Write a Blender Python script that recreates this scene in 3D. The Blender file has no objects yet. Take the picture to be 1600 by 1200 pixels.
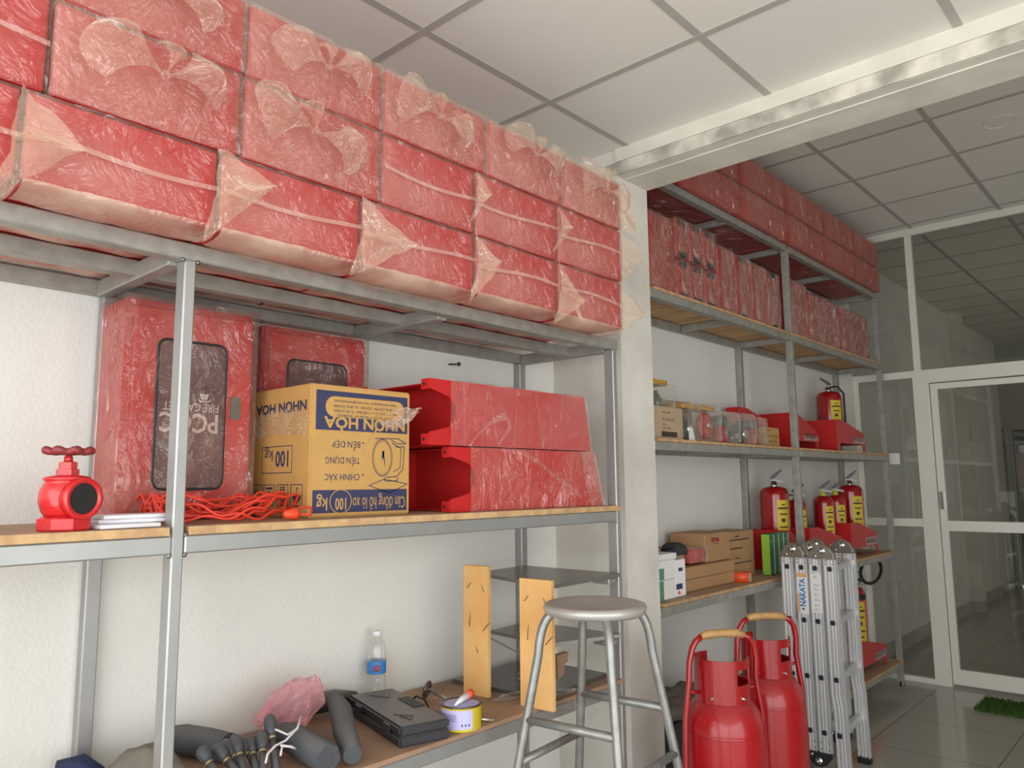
import bpy, bmesh, math, random
from mathutils import Vector, Matrix, noise
PI = math.pi
rnd = random.Random(7)
SC = bpy.context.scene
COL = SC.collection

# ---------------------------------------------------------------- camera
F_PX, YAW, PIT, ROL = 1194.38, 0.738, 0.129, -0.009
CAM = Vector((2.055, -0.055, 1.407))
fw = Vector((-math.sin(YAW)*math.cos(PIT), math.cos(YAW)*math.cos(PIT), math.sin(PIT)))
rt = fw.cross(Vector((0, 0, 1))).normalized()
up = rt.cross(fw)
c_, s_ = math.cos(ROL), math.sin(ROL)
rt, up = c_*rt + s_*up, -s_*rt + c_*up
cd = bpy.data.cameras.new('camera')
cam = bpy.data.objects.new('camera', cd)
COL.objects.link(cam)
M = Matrix((rt, up, -fw)).transposed().to_4x4()
M.translation = CAM
cam.matrix_world = M
cd.sensor_width = 36.0
cd.lens = F_PX/1600*36
cd.clip_start = 0.05
SC.camera = cam

# ---------------------------------------------------------------- world, light, exposure
w = bpy.data.worlds.new('world')
SC.world = w
w.use_nodes = True
w.node_tree.nodes['Background'].inputs[0].default_value = (0.97, 0.98, 1.0, 1)
w.node_tree.nodes['Background'].inputs[1].default_value = 0.9
SC.view_settings.view_transform = 'Standard'
SC.view_settings.look = 'None'
SC.view_settings.gamma = 1.0
SC.view_settings.use_curve_mapping = False
SC.view_settings.exposure = 0.38

def area(name, loc, rot, sx, sy, e, col=(1, .96, .9)):
    l = bpy.data.lights.new(name, 'AREA')
    l.shape = 'RECTANGLE'
    l.size, l.size_y, l.energy, l.color = sx, sy, e, col
    o = bpy.data.objects.new(name, l)
    COL.objects.link(o)
    o.location = loc
    o.rotation_euler = rot
    return o
area('daylight_shopfront', (2.2, -1.75, 1.35), (PI/2, 0, 0), 4.2, 2.5, 76, (.96, .985, 1.0))
area('daylight_street_side', (4.35, 0.4, 1.25), (PI/2, 0, PI/2), 3.4, 2.3, 54, (.945, .98, 1.0))
area('fill_rear_room', (4.35, 9.0, 1.5), (PI/2, 0, PI/2), 4.0, 2.2, 15, (1.0, 1.0, .97))  # added fill lamp to lift the rear room, no window behind it

# ---------------------------------------------------------------- materials
def s2l(c):
    return tuple((v/12.92 if v <= .04045 else ((v+.055)/1.055)**2.4) for v in (x/255 for x in c))

def mat(name, rgb, rough=.5, metal=0., spec=.5, bump=0., bscale=60., var=0., vscale=8., coat=0.,
        var2=None, stretch=None, dust=None):
    m = bpy.data.materials.new(name)
    m.use_nodes = True
    nt = m.node_tree
    b = nt.nodes['Principled BSDF']
    c = s2l(rgb)
    b.inputs['Base Color'].default_value = (*c, 1)
    b.inputs['Roughness'].default_value = rough
    b.inputs['Metallic'].default_value = metal
    b.inputs['Specular IOR Level'].default_value = spec
    b.inputs['Coat Weight'].default_value = coat
    if bump or var or dust:
        tc = nt.nodes.new('ShaderNodeTexCoord')
        mp = nt.nodes.new('ShaderNodeMapping')
        nt.links.new(tc.outputs['Object'], mp.inputs[0])
        if stretch:
            mp.inputs['Scale'].default_value = stretch
    out = None
    if var:
        n = nt.nodes.new('ShaderNodeTexNoise')
        n.inputs['Scale'].default_value = vscale
        n.inputs['Detail'].default_value = 6
        nt.links.new(mp.outputs[0], n.inputs[0])
        r = nt.nodes.new('ShaderNodeValToRGB')
        r.color_ramp.elements[0].position = .35
        r.color_ramp.elements[1].position = .65
        d = s2l(var2) if var2 else tuple(v*(1-var) for v in c)
        r.color_ramp.elements[0].color = (*d, 1)
        r.color_ramp.elements[1].color = (*c, 1)
        nt.links.new(n.outputs[0], r.inputs[0])
        out = r.outputs[0]
    if dust:                                  # settled dust on faces that look upwards
        g = nt.nodes.new('ShaderNodeNewGeometry')
        sx = nt.nodes.new('ShaderNodeSeparateXYZ')
        nt.links.new(g.outputs['Normal'], sx.inputs[0])
        mr = nt.nodes.new('ShaderNodeMapRange')
        mr.inputs[1].default_value, mr.inputs[2].default_value = .3, 1.1
        mr.inputs[4].default_value = .6
        nt.links.new(sx.outputs[2], mr.inputs[0])
        mx = nt.nodes.new('ShaderNodeMix')
        mx.data_type = 'RGBA'
        nt.links.new(mr.outputs[0], mx.inputs[0])
        if out:
            nt.links.new(out, mx.inputs[6])
        else:
            mx.inputs[6].default_value = (*c, 1)
        mx.inputs[7].default_value = (*s2l(dust), 1)
        out = mx.outputs[2]
    if out:
        nt.links.new(out, b.inputs['Base Color'])
    if bump:
        n2 = nt.nodes.new('ShaderNodeTexNoise')
        n2.inputs['Scale'].default_value = bscale
        n2.inputs['Detail'].default_value = 4
        nt.links.new(mp.outputs[0], n2.inputs[0])
        bp = nt.nodes.new('ShaderNodeBump')
        bp.inputs['Strength'].default_value = bump
        bp.inputs['Distance'].default_value = .01
        nt.links.new(n2.outputs[0], bp.inputs['Height'])
        nt.links.new(bp.outputs[0], b.inputs['Normal'])
    return m

def film(name, tint, body, base=.16, edge=.5, rough=.16, bump=.5, bscale=14., dustiness=.12, gloss=.15):
    """thin clear plastic: mostly see-through, milky where it turns away or is dusty, glossy wrinkles"""
    m = bpy.data.materials.new(name)
    m.use_nodes = True
    nt = m.node_tree
    N, L = nt.nodes, nt.links
    N.clear()
    o = N.new('ShaderNodeOutputMaterial')
    tr = N.new('ShaderNodeBsdfTransparent'); tr.inputs[0].default_value = (*s2l(tint), 1)
    di = N.new('ShaderNodeBsdfDiffuse'); di.inputs[0].default_value = (*s2l(body), 1)
    gl = N.new('ShaderNodeBsdfGlossy'); gl.inputs['Roughness'].default_value = rough
    gl.inputs[0].default_value = (1, .97, .93, 1)
    tc = N.new('ShaderNodeTexCoord')
    n = N.new('ShaderNodeTexNoise'); n.inputs['Scale'].default_value = bscale
    n.inputs['Detail'].default_value = 5; n.inputs['Distortion'].default_value = 1.2
    L.new(tc.outputs['Object'], n.inputs[0])
    bp = N.new('ShaderNodeBump'); bp.inputs['Strength'].default_value = min(1, bump); bp.inputs['Distance'].default_value = .035
    vo = N.new('ShaderNodeTexVoronoi'); vo.feature = 'F1'; vo.inputs['Scale'].default_value = bscale*.55
    vm = N.new('ShaderNodeVectorMath'); vm.operation = 'MULTIPLY_ADD'
    vm.inputs[1].default_value = (.35, .35, .35)
    L.new(n.outputs['Color'], vm.inputs[0]); L.new(tc.outputs['Object'], vm.inputs[2])
    L.new(vm.outputs[0], vo.inputs['Vector'])
    mh = N.new('ShaderNodeMath'); mh.operation = 'MULTIPLY_ADD'; mh.inputs[1].default_value = 1.6
    L.new(vo.outputs['Distance'], mh.inputs[0]); L.new(n.outputs[0], mh.inputs[2])
    L.new(mh.outputs[0], bp.inputs['Height'])
    L.new(bp.outputs[0], gl.inputs['Normal'])
    n2 = N.new('ShaderNodeTexNoise'); n2.inputs['Scale'].default_value = 5; n2.inputs['Detail'].default_value = 6
    L.new(tc.outputs['Object'], n2.inputs[0])
    mr = N.new('ShaderNodeMapRange')
    mr.inputs[1].default_value, mr.inputs[2].default_value = .4, .7
    mr.inputs[3].default_value, mr.inputs[4].default_value = base, base+dustiness
    L.new(n2.outputs[0], mr.inputs[0])
    lw = N.new('ShaderNodeLayerWeight'); lw.inputs[0].default_value = .35
    ad = N.new('ShaderNodeMath'); ad.operation = 'MULTIPLY_ADD'
    ad.inputs[1].default_value = edge
    L.new(lw.outputs['Facing'], ad.inputs[0]); L.new(mr.outputs[0], ad.inputs[2])
    ad.use_clamp = True
    m1 = N.new('ShaderNodeMixShader')
    L.new(ad.outputs[0], m1.inputs[0]); L.new(tr.outputs[0], m1.inputs[1]); L.new(di.outputs[0], m1.inputs[2])
    fr = N.new('ShaderNodeFresnel'); fr.inputs[0].default_value = 1.5
    fm = N.new('ShaderNodeMath'); fm.operation = 'MINIMUM'; fm.inputs[1].default_value = gloss
    fa = N.new('ShaderNodeMath'); fa.operation = 'MULTIPLY'; fa.inputs[1].default_value = 1.5
    L.new(fr.outputs[0], fa.inputs[0]); L.new(fa.outputs[0], fm.inputs[0])
    m2 = N.new('ShaderNodeMixShader')
    L.new(fm.outputs[0], m2.inputs[0]); L.new(m1.outputs[0], m2.inputs[1]); L.new(gl.outputs[0], m2.inputs[2])
    L.new(m2.outputs[0], o.inputs[0])
    return m

def glass(name, tint=(225, 232, 222), refl=1.5):
    m = bpy.data.materials.new(name)
    m.use_nodes = True
    nt = m.node_tree
    N, L = nt.nodes, nt.links
    N.clear()
    o = N.new('ShaderNodeOutputMaterial')
    tr = N.new('ShaderNodeBsdfTransparent'); tr.inputs[0].default_value = (*s2l(tint), 1)
    gl = N.new('ShaderNodeBsdfGlossy'); gl.inputs['Roughness'].default_value = .02
    fr = N.new('ShaderNodeFresnel'); fr.inputs[0].default_value = refl
    m2 = N.new('ShaderNodeMixShader')
    L.new(fr.outputs[0], m2.inputs[0]); L.new(tr.outputs[0], m2.inputs[1]); L.new(gl.outputs[0], m2.inputs[2])
    L.new(m2.outputs[0], o.inputs[0])
    return m

def wood(name, a, b_, scale=6., stretch=(1, 1, 12), rough=.6):
    m = mat(name, a, rough, var=.3, var2=b_, vscale=scale, stretch=stretch, bump=.1, bscale=40)
    return m

WALL = mat('painted_plaster', (230, 229, 223), .8, bump=.22, bscale=90, var=.05, vscale=2.5)
WALL_GREY = mat('grey_plaster', (176, 178, 170), .75, bump=.05)
PILLAR = mat('pillar_paint', (226, 222, 212), .7, bump=.08, bscale=20, var=.1, vscale=3, var2=(205, 200, 190))
BEAM = mat('beam_paint', (228, 223, 210), .7, bump=.1, bscale=18, var=.1, vscale=6, var2=(214, 209, 196))
GRIME = mat('grimy_paint', (222, 216, 202), .8, bump=.3, bscale=25, var=.2, vscale=9, var2=(158, 154, 142))
TILE = mat('ceiling_board', (228, 225, 216), .85, var=.03, vscale=1.5)
TBAR = mat('ceiling_bar', (176, 173, 166), .6)
SKIRT = mat('skirting_tile', (190, 190, 182), .25)
ALU = mat('white_aluminium', (228, 226, 214), .35)
STEEL = mat('galvanised_tube', (168, 168, 166), .42, metal=.55, var=.08, vscale=12)
STEEL_OLD = mat('dusty_galvanised_tube', (170, 168, 160), .5, metal=.4, var=.2, vscale=25, dust=(176, 160, 144))
EDGE = mat('weld_metal', (150, 150, 148), .35, metal=.8, bump=.4, bscale=200)
INOX = mat('worn_steel_tube', (150, 150, 146), .38, metal=.55, var=.2, vscale=30, bump=.05, bscale=80)
INOX_SEAT = mat('brushed_seat_steel', (190, 186, 180), .4, metal=.45, var=.12, vscale=10, bump=.03)
ALUM = mat('ladder_aluminium', (214, 214, 214), .38, metal=.45)
CAST = mat('cast_hinge_metal', (165, 160, 150), .3, metal=.85, bump=.15, bscale=60)
PLY = mat('plywood_shelf', (205, 168, 120), .7, var=.3, vscale=4, var2=(176, 138, 100), stretch=(1, 6, 6), dust=(160, 138, 124))
PLYB = mat('stained_plywood', (176, 140, 112), .65, var=.4, vscale=5, var2=(138, 112, 94), stretch=(1, 1, 1))
PINE = wood('pine_board', (240, 194, 128), (222, 168, 100), 5, (1, 10, 1.2))
KRAFT = mat('kraft_cardboard', (198, 154, 88), .6, var=.08, vscale=20, bump=.05, bscale=90, coat=.1)
KRAFT2 = mat('brown_cardboard', (176, 136, 96), .75, var=.08, vscale=14)
KRAFT3 = mat('pale_cardboard', (182, 158, 130), .75, var=.06, vscale=14)
NAVY = mat('navy_print', (52, 54, 88), .55)
PRINTRED = mat('red_print', (150, 44, 40), .6)
PRINTDK = mat('dark_print', (66, 52, 44), .7)
RED = mat('red_painted_steel', (194, 38, 38), .42, spec=.4, var=.06, vscale=5)
REDBOX = mat('red_enamel_case', (186, 48, 50), .5, spec=.3, var=.08, vscale=3, var2=(174, 42, 44))
REDCYL = mat('glossy_red_paint', (162, 16, 24), .2, spec=.5, coat=.4, var=.1, vscale=9, var2=(150, 14, 20))
REDDUST = mat('dusty_red_paint', (164, 16, 24), .24, spec=.4, coat=.25, dust=(148, 78, 78))
REDCAST = mat('red_cast_iron', (200, 34, 38), .28, coat=.4, bump=.15, bscale=60)
REDDARK = mat('dusty_red_handle', (140, 40, 46), .45, var=.3, vscale=40, var2=(120, 60, 60))
FILM = film('clear_plastic_film', (255, 248, 247), (226, 184, 170), base=.05, edge=.10, dustiness=.20, rough=.06, bump=.8, bscale=9, gloss=.16)
FILM_FLAP = film('dusty_plastic_flap', (254, 244, 238), (228, 204, 180), base=.16, edge=.28, dustiness=.34, bscale=16, rough=.06, bump=1, gloss=.3)
FILM_BOW = film('gathered_plastic', (255, 250, 248), (228, 196, 180), base=.01, edge=.20, dustiness=.06, bscale=11, rough=.05, bump=1, gloss=.13)
FILM_LOBE = film('loose_plastic_end', (254, 247, 243), (214, 184, 164), base=.05, edge=.42, dustiness=.12, bscale=10, rough=.05, bump=1, gloss=.24)
FILM_SKIRT = film('dusty_plastic_fold', (255, 246, 240), (228, 200, 176), base=.10, edge=.12, dustiness=.42, bscale=12, bump=.3)
FILM_DIM = film('crinkled_wrap', (255, 246, 244), (206, 176, 164), base=.03, edge=.12, dustiness=.14, bscale=9, bump=1, rough=.06, gloss=.18)
FILM_LOOSE = film('loose_shelf_film', (255, 250, 248), (190, 160, 148), base=.0, edge=.12, dustiness=.08, bscale=14, bump=1, rough=.05, gloss=.22)
FILM_CLEAR = film('clear_bag_film', (254, 254, 252), (226, 222, 216), base=.02, edge=.12, dustiness=.06, bscale=18, bump=1, rough=.05, gloss=.3)
FILM_PINK = film('pink_bag_film', (255, 226, 230), (250, 190, 200), base=.16, edge=.28, bscale=16, bump=1, rough=.06, gloss=.3)
CREASE = film('pale_crease_tape', (250, 240, 236), (226, 180, 166), base=.34, edge=.12)
BLACK = mat('black_rubber', (34, 34, 36), .5)
BLACKP = mat('black_plastic', (44, 44, 48), .4, dust=(142, 134, 126))
DARKGLASS = mat('dark_window_pane', (70, 44, 46), .3)
GREYLABEL = mat('grey_plate', (104, 98, 88), .5, var=.15, vscale=60)
PRINTW = mat('pale_grey_lettering', (178, 170, 160), .6)
GUN = mat('dull_gun_metal', (120, 118, 112), .4, metal=.6)
CHROME = mat('chrome', (220, 220, 220), .15, metal=1)
YEL = mat('yellow_label', (216, 188, 48), .5)
YELCAP = mat('yellow_collar', (206, 190, 60), .5)
WHITE = mat('white_paper', (228, 226, 222), .6)
WHITEP = mat('white_plastic', (235, 235, 240), .35)
PINKLBL = mat('pinkish_foil_label', (214, 176, 166), .3, metal=.2, var=.3, vscale=60, var2=(150, 110, 130))
ORANGE = mat('orange_cord', (222, 62, 44), .4)
ORPLUG = mat('orange_plug', (228, 74, 40), .35)
TAN = mat('brown_packing_tape', (196, 152, 100), .3, bump=.4, bscale=60, var=.2, vscale=30)
GREEN = mat('green_binder_board', (44, 108, 70), .45)
GREENL = mat('lime_label', (150, 196, 60), .5)
TEAL = mat('grey_green_print', (92, 140, 120), .6)
LILAC = mat('lilac_label', (186, 182, 226), .5)
CANYEL = mat('yellow_tin', (214, 190, 40), .35)
CANRIM = mat('tin_rim', (110, 100, 100), .3, metal=.8)
GRASS = mat('artificial_grass', (74, 112, 42), .7, var=.4, vscale=60, var2=(40, 70, 24))
FABRIC = mat('grey_beige_cloth', (128, 120, 110), .9, bump=.3, bscale=40, var=.1, vscale=10)
DKFAB = mat('dark_grey_foam', (72, 74, 78), .75, bump=.2, bscale=120, dust=(120, 118, 112))
NOZ = mat('dark_grey_nozzle', (64, 66, 72), .5, dust=(112, 108, 104))
NOZBAND = mat('dull_brass_band', (150, 138, 100), .4, metal=.5)
CORDW = mat('white_string', (214, 206, 206), .7)
NAVYCL = mat('navy_cloth', (40, 50, 84), .8)
BLUE = mat('blue_bottle_label', (60, 130, 200), .4)
LABELRED = mat('red_label_star', (200, 60, 80), .4)
BOTTLE = film('clear_bottle_plastic', (250, 251, 250), (226, 230, 230), base=.10, edge=.35, bump=.05, rough=.05, dustiness=.02)
GREYSHEET = mat('grey_sheet_metal', (122, 120, 114), .3, metal=.4, dust=(150, 144, 136))
DKSHEET = mat('dark_glossy_board', (84, 84, 80), .22, spec=.6)
GLASS = glass('door_glass', (240, 240, 236), 1.5)
TAPE_OR = mat('orange_tape_roll', (232, 82, 40), .4)
TAPECORE = mat('tape_core', (170, 150, 120), .6)
CAPF = mat('dark_cap_cloth', (52, 52, 56), .85)
LENS = film('clear_lens_glass', (236, 238, 236), (190, 190, 186), base=.08, edge=.4, bump=.02, rough=.05)
BULB = mat('grey_green_glass', (92, 100, 94), .15, spec=.8, var=.4, vscale=20, var2=(50, 56, 54))
MAGENTA = mat('magenta_plastic', (150, 40, 74), .35)
GOLDTOP = mat('amber_plastic', (204, 150, 52), .4)
NAILM = mat('rusty_nail', (84, 70, 60), .5, metal=.5)

def floor_mat():
    m = bpy.data.materials.new('polished_grey_floor_tile')
    m.use_nodes = True
    nt = m.node_tree
    b = nt.nodes['Principled BSDF']
    tc = nt.nodes.new('ShaderNodeTexCoord')
    mp = nt.nodes.new('ShaderNodeMapping')
    mp.inputs['Location'].default_value = (-.54, -.25, 0)
    nt.links.new(tc.outputs['Object'], mp.inputs[0])
    br = nt.nodes.new('ShaderNodeTexBrick')
    br.offset = 0.0
    br.inputs['Scale'].default_value = 1
    br.inputs['Mortar Size'].default_value = .003
    br.inputs['Brick Width'].default_value = .6
    br.inputs['Row Height'].default_value = .6
    br.inputs['Color1'].default_value = (*s2l((172, 168, 158)), 1)
    br.inputs['Color2'].default_value = (*s2l((168, 164, 154)), 1)
    br.inputs['Mortar'].default_value = (*s2l((96, 94, 86)), 1)
    nt.links.new(mp.outputs[0], br.inputs[0])
    nt.links.new(br.outputs[0], b.inputs['Base Color'])
    b.inputs['Roughness'].default_value = .12
    b.inputs['Specular IOR Level'].default_value = .6
    return m
FLOOR = floor_mat()

# ---------------------------------------------------------------- mesh helpers
def wm(o):
    m = o.matrix_basis.copy()
    while o.parent:
        o = o.parent
        m = o.matrix_basis @ m
    return m

def V(*a):
    return Vector(a)

class MB:
    """collects shapes, then links them as one mesh object"""
    def __init__(self):
        self.v, self.f, self.smooth, self.T = [], [], [], Matrix.Identity(4)
    def add(self, vs, fs, smooth=False):
        n = len(self.v)
        self.v += [self.T @ Vector(p) for p in vs]
        self.f += [tuple(i+n for i in q) for q in fs]
        self.smooth += [smooth]*len(fs)
        return self
    def box(self, x0, x1, y0, y1, z0, z1):
        vs = [(x, y, z) for x in (x0, x1) for y in (y0, y1) for z in (z0, z1)]
        return self.add(vs, [(0, 1, 3, 2), (4, 6, 7, 5), (0, 4, 5, 1), (2, 3, 7, 6), (0, 2, 6, 4), (1, 5, 7, 3)])
    def bbox(self, x0, x1, y0, y1, z0, z1, b=.002, seg=1):
        bm = bmesh.new()
        bmesh.ops.create_cube(bm, size=1)
        for q in bm.verts:
            q.co = Vector(((x0+x1)/2+q.co.x*(x1-x0), (y0+y1)/2+q.co.y*(y1-y0), (z0+z1)/2+q.co.z*(z1-z0)))
        bmesh.ops.bevel(bm, geom=list(bm.edges), offset=b, segments=seg, affect='EDGES')
        self.bm(bm, smooth=False)
        return self
    def bm(self, bm, smooth=False):
        bm.verts.index_update()
        self.add([q.co.copy() for q in bm.verts], [tuple(x.index for x in f.verts) for f in bm.faces], smooth)
        bm.free()
        return self
    def tube(self, pts, r, n=10, cap=True, closed=False):
        pts = [Vector(p) for p in pts]
        k = len(pts)
        rs = r if isinstance(r, (list, tuple)) else [r]*k
        vs, fs = [], []
        prev = None
        for i, p in enumerate(pts):
            if closed:
                t = pts[(i+1) % k]-pts[i-1]
            else:
                t = pts[min(i+1, k-1)]-pts[max(i-1, 0)]
            t.normalize()
            if prev is None:
                a = t.orthogonal().normalized()
            else:
                a = (prev-t*prev.dot(t))
                if a.length < 1e-6:
                    a = t.orthogonal()
                a.normalize()
            prev = a
            b = t.cross(a)
            for j in range(n):
                th = 2*PI*j/n
                vs.append(p+(a*math.cos(th)+b*math.sin(th))*rs[i])
        m = k if closed else k-1
        for i in range(m):
            for j in range(n):
                i2 = (i+1) % k
                fs.append((i*n+j, i*n+(j+1) % n, i2*n+(j+1) % n, i2*n+j))
        self.add(vs, fs, True)
        if cap and not closed:
            self.add([vs[j] for j in range(n)], [tuple(range(n))[::-1]])
            self.add([vs[(k-1)*n+j] for j in range(n)], [tuple(range(n))])
        return self
    def lathe(self, prof, n=28, c=(0, 0, 0), axis='z', cap=True, smooth=True):
        vs, fs = [], []
        for r, h in prof:
            for j in range(n):
                th = 2*PI*j/n
                a, b = r*math.cos(th), r*math.sin(th)
                p = {'z': (a, b, h), 'x': (h, a, b), 'y': (b, h, a)}[axis]
                vs.append((p[0]+c[0], p[1]+c[1], p[2]+c[2]))
        k = len(prof)
        for i in range(k-1):
            for j in range(n):
                fs.append((i*n+j, i*n+(j+1) % n, (i+1)*n+(j+1) % n, (i+1)*n+j))
        self.add(vs, fs, smooth)
        if cap:
            if prof[0][0] > 1e-5:
                self.add(vs[:n], [tuple(range(n))[::-1]])
            if prof[-1][0] > 1e-5:
                self.add(vs[-n:], [tuple(range(n))])
        return self
    def prism(self, poly, d):
        """flat polygon (3D points) pushed along d"""
        poly = [Vector(p) for p in poly]
        d = Vector(d)
        n = len(poly)
        vs = poly+[p+d for p in poly]
        fs = [tuple(range(n))[::-1], tuple(range(n, 2*n))]
        fs += [(i, (i+1) % n, n+(i+1) % n, n+i) for i in range(n)]
        return self.add(vs, fs)
    def poly(self, pts):
        return self.add(pts, [tuple(range(len(pts)))])
    def grid(self, fn, nu, nv, smooth=True):
        vs = [fn(i/nu, j/nv) for i in range(nu+1) for j in range(nv+1)]
        fs = [(i*(nv+1)+j, (i+1)*(nv+1)+j, (i+1)*(nv+1)+j+1, i*(nv+1)+j+1) for i in range(nu) for j in range(nv)]
        return self.add(vs, fs, smooth)
    def text(self, s, h, o, ux, uy, width=None, bold=0.0, align='LEFT'):
        """flat lettering: o = start of the baseline, ux = writing direction, uy = up of the letters"""
        cu = bpy.data.curves.new('t', 'FONT')
        cu.body = s
        cu.size = 1
        cu.offset = bold
        cu.resolution_u = 2
        tmp = bpy.data.objects.new('t', cu)
        COL.objects.link(tmp)
        bpy.context.view_layer.update()
        me = bpy.data.meshes.new_from_object(tmp)
        if len(me.vertices):
            xs = [q.co.x for q in me.vertices]
            ys = [q.co.y for q in me.vertices]
            x0, x1 = min(xs), max(xs)
            k = h/.72
            kx = (width/(x1-x0)) if width else k
            ux, uy, o = Vector(ux), Vector(uy), Vector(o)
            self.add([o+ux*((q.co.x-x0)*kx)+uy*(q.co.y*k) for q in me.vertices],
                     [tuple(p.vertices) for p in me.polygons])
        bpy.data.objects.remove(tmp)
        bpy.data.curves.remove(cu)
        bpy.data.meshes.remove(me)
        return self
    def build(self, name, material, parent=None, kind=None, label=None):
        me = bpy.data.meshes.new(name)
        vs = self.v
        if parent is not None:
            inv = wm(parent).inverted()
            vs = [inv @ p for p in vs]
        me.from_pydata([tuple(p) for p in vs], [], self.f)
        me.polygons.foreach_set('use_smooth', self.smooth)
        bm = bmesh.new()
        bm.from_mesh(me)
        bmesh.ops.remove_doubles(bm, verts=bm.verts, dist=1e-6)
        bmesh.ops.recalc_face_normals(bm, faces=bm.faces)
        bm.to_mesh(me)
        bm.free()
        me.materials.append(material)
        o = bpy.data.objects.new(name, me)
        COL.objects.link(o)
        if parent is not None:
            o.parent = parent
        if kind:
            o['kind'] = kind
        if label:
            o['label'] = label
        return o

def box(x0, x1, y0, y1, z0, z1, b=0):
    m = MB()
    return m.bbox(x0, x1, y0, y1, z0, z1, b) if b else m.box(x0, x1, y0, y1, z0, z1)

def tag(o, label, cat, group=None):
    o['label'], o['category'] = label, cat
    if group:
        o['group'] = group
    return o

def thing(name, label, cat, loc=(0, 0, 0), rz=0., group=None):
    o = bpy.data.objects.new(name, None)
    COL.objects.link(o)
    o.empty_display_size = .05
    o.location = loc
    o.rotation_euler = (0, 0, rz)
    return tag(o, label, cat, group)

def centred(mb, name, material, label, cat, group=None):
    """one-mesh thing whose origin sits at its base"""
    xs = [p.x for p in mb.v]; ys = [p.y for p in mb.v]; zs = [p.z for p in mb.v]
    loc = Vector(((min(xs)+max(xs))/2, (min(ys)+max(ys))/2, min(zs)))
    mb.v = [p-loc for p in mb.v]
    o = mb.build(name, material)
    o.location = loc
    return tag(o, label, cat, group)

def struct(name, mb, m, parent=None):
    return mb.build(name, m, parent, kind=None if parent else 'structure')

def sthing(name, loc=(0, 0, 0)):
    o = bpy.data.objects.new(name, None)
    COL.objects.link(o)
    o.location = loc
    o['kind'] = 'structure'
    return o

def nz(p, s=1., seed=0.):
    return noise.noise(Vector((p[0]*s+seed*3.7, p[1]*s+seed*1.3, p[2]*s-seed*2.1)))

# ---------------------------------------------------------------- the setting
struct('floor', box(-.3, 4.6, -1.9, 12.3, -.1, 0), FLOOR)
struct('wall_left', box(-.2, 0, -1.9, 12.2, 0, 3.45), WALL)
struct('wall_right', box(4.4, 4.6, -1.9, 12.2, 0, 3.45), WALL)
struct('wall_rear', MB().box(0, .03, 12, 12.2, 0, 3.45).box(.03, .95, 12, 12.2, 2.09, 3.45)
       .box(.95, 4.4, 12, 12.2, 0, 3.45), WALL_GREY)
struct('ceiling', box(0, 4.4, -1.9, 2.47, 2.77, 2.85), TILE)
struct('ceiling', box(0, 4.4, 2.47, 12.0, 3.25, 3.33), TILE)
struct('pillar', box(0, .35, 2.47, 2.70, 0, 3.25), PILLAR)
bmb = MB().box(.35, 4.4, 2.475, 2.70, 2.66, 3.25).box(.35, 4.4, 2.462, 2.475, 2.715, 2.77)
struct('beam', bmb, BEAM)
struct('trim_1', box(.30, 4.4, 2.466, 2.4755, 2.6605, 2.714), GRIME)
struct('trim_2', box(.36, 4.4, 2.525, 2.533, 2.6565, 2.662), BEAM)

def tbars(name, xs, ys, x0, x1, y0, y1, z, wdt=.026):
    m = MB()
    for x in xs:
        m.box(x-wdt/2, x+wdt/2, y0, y1, z-.002, z+.004)
    for y in ys:
        m.box(x0, x1, y-wdt/2, y+wdt/2, z-.003, z+.003)
    struct(name, m, TBAR)
tbars('trim_3', [.41+.6*i for i in range(7)], [-1.63+.6*i for i in range(7)], 0, 4.4, -1.9, 2.46, 2.77)
tbars('trim_4', [.572+.5635*i for i in range(7)], [3.03+.5675*i for i in range(6)], 0, 4.4, 2.7, 6.0, 3.25)
tbars('trim_5', [.585+.5635*i for i in range(7)], [6.43+.5675*i for i in range(10)], 0, 4.4, 6.05, 12.0, 3.25)
# skirting tiles and pilaster of the rear room
struct('baseboard_left', MB().box(0, .012, 6.06, 9.485, 0, .11).box(0, .012, 9.66, 12, 0, .11), SKIRT)
struct('trim_6', box(0, .12, 9.5, 9.64, 0, 3.25), PILLAR)
struct('baseboard_rear', MB().box(.12, .13, 9.488, 9.64, 0, .11).box(0, .12, 9.488, 9.5, 0, .11), SKIRT)
# far doorway in the rear room
d2 = sthing('door_2', (.5, 12.0, 0))
MB().box(.03, .075, 11.97, 12.05, 0, 2.09).box(.9, .95, 11.97, 12.05, 0, 2.09).box(.075, .9, 11.97, 12.05, 2.05, 2.09).build('door_frame', WALL_GREY, d2)
box(.075, .12, 11.985, 12.02, .03, 2.05).build('steel_stile', STEEL, d2)
box(.12, .9, 12.0, 12.03, .0, 2.05).build('dark_door_leaf', mat('dark_doorway', (92, 94, 92), .4), d2)
# little ring of a closed recessed ceiling fixture
rg = MB()
rg.tube([(1.404+.075*math.cos(a*PI/16), 4.451+.075*math.sin(a*PI/16), 3.2485) for a in range(32)], .002, 6, closed=True)
centred(rg, 'ceiling_fixture', TILE, 'round flat recessed fixture set flush in the rear ceiling tile', 'ceiling fixture')

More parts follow.
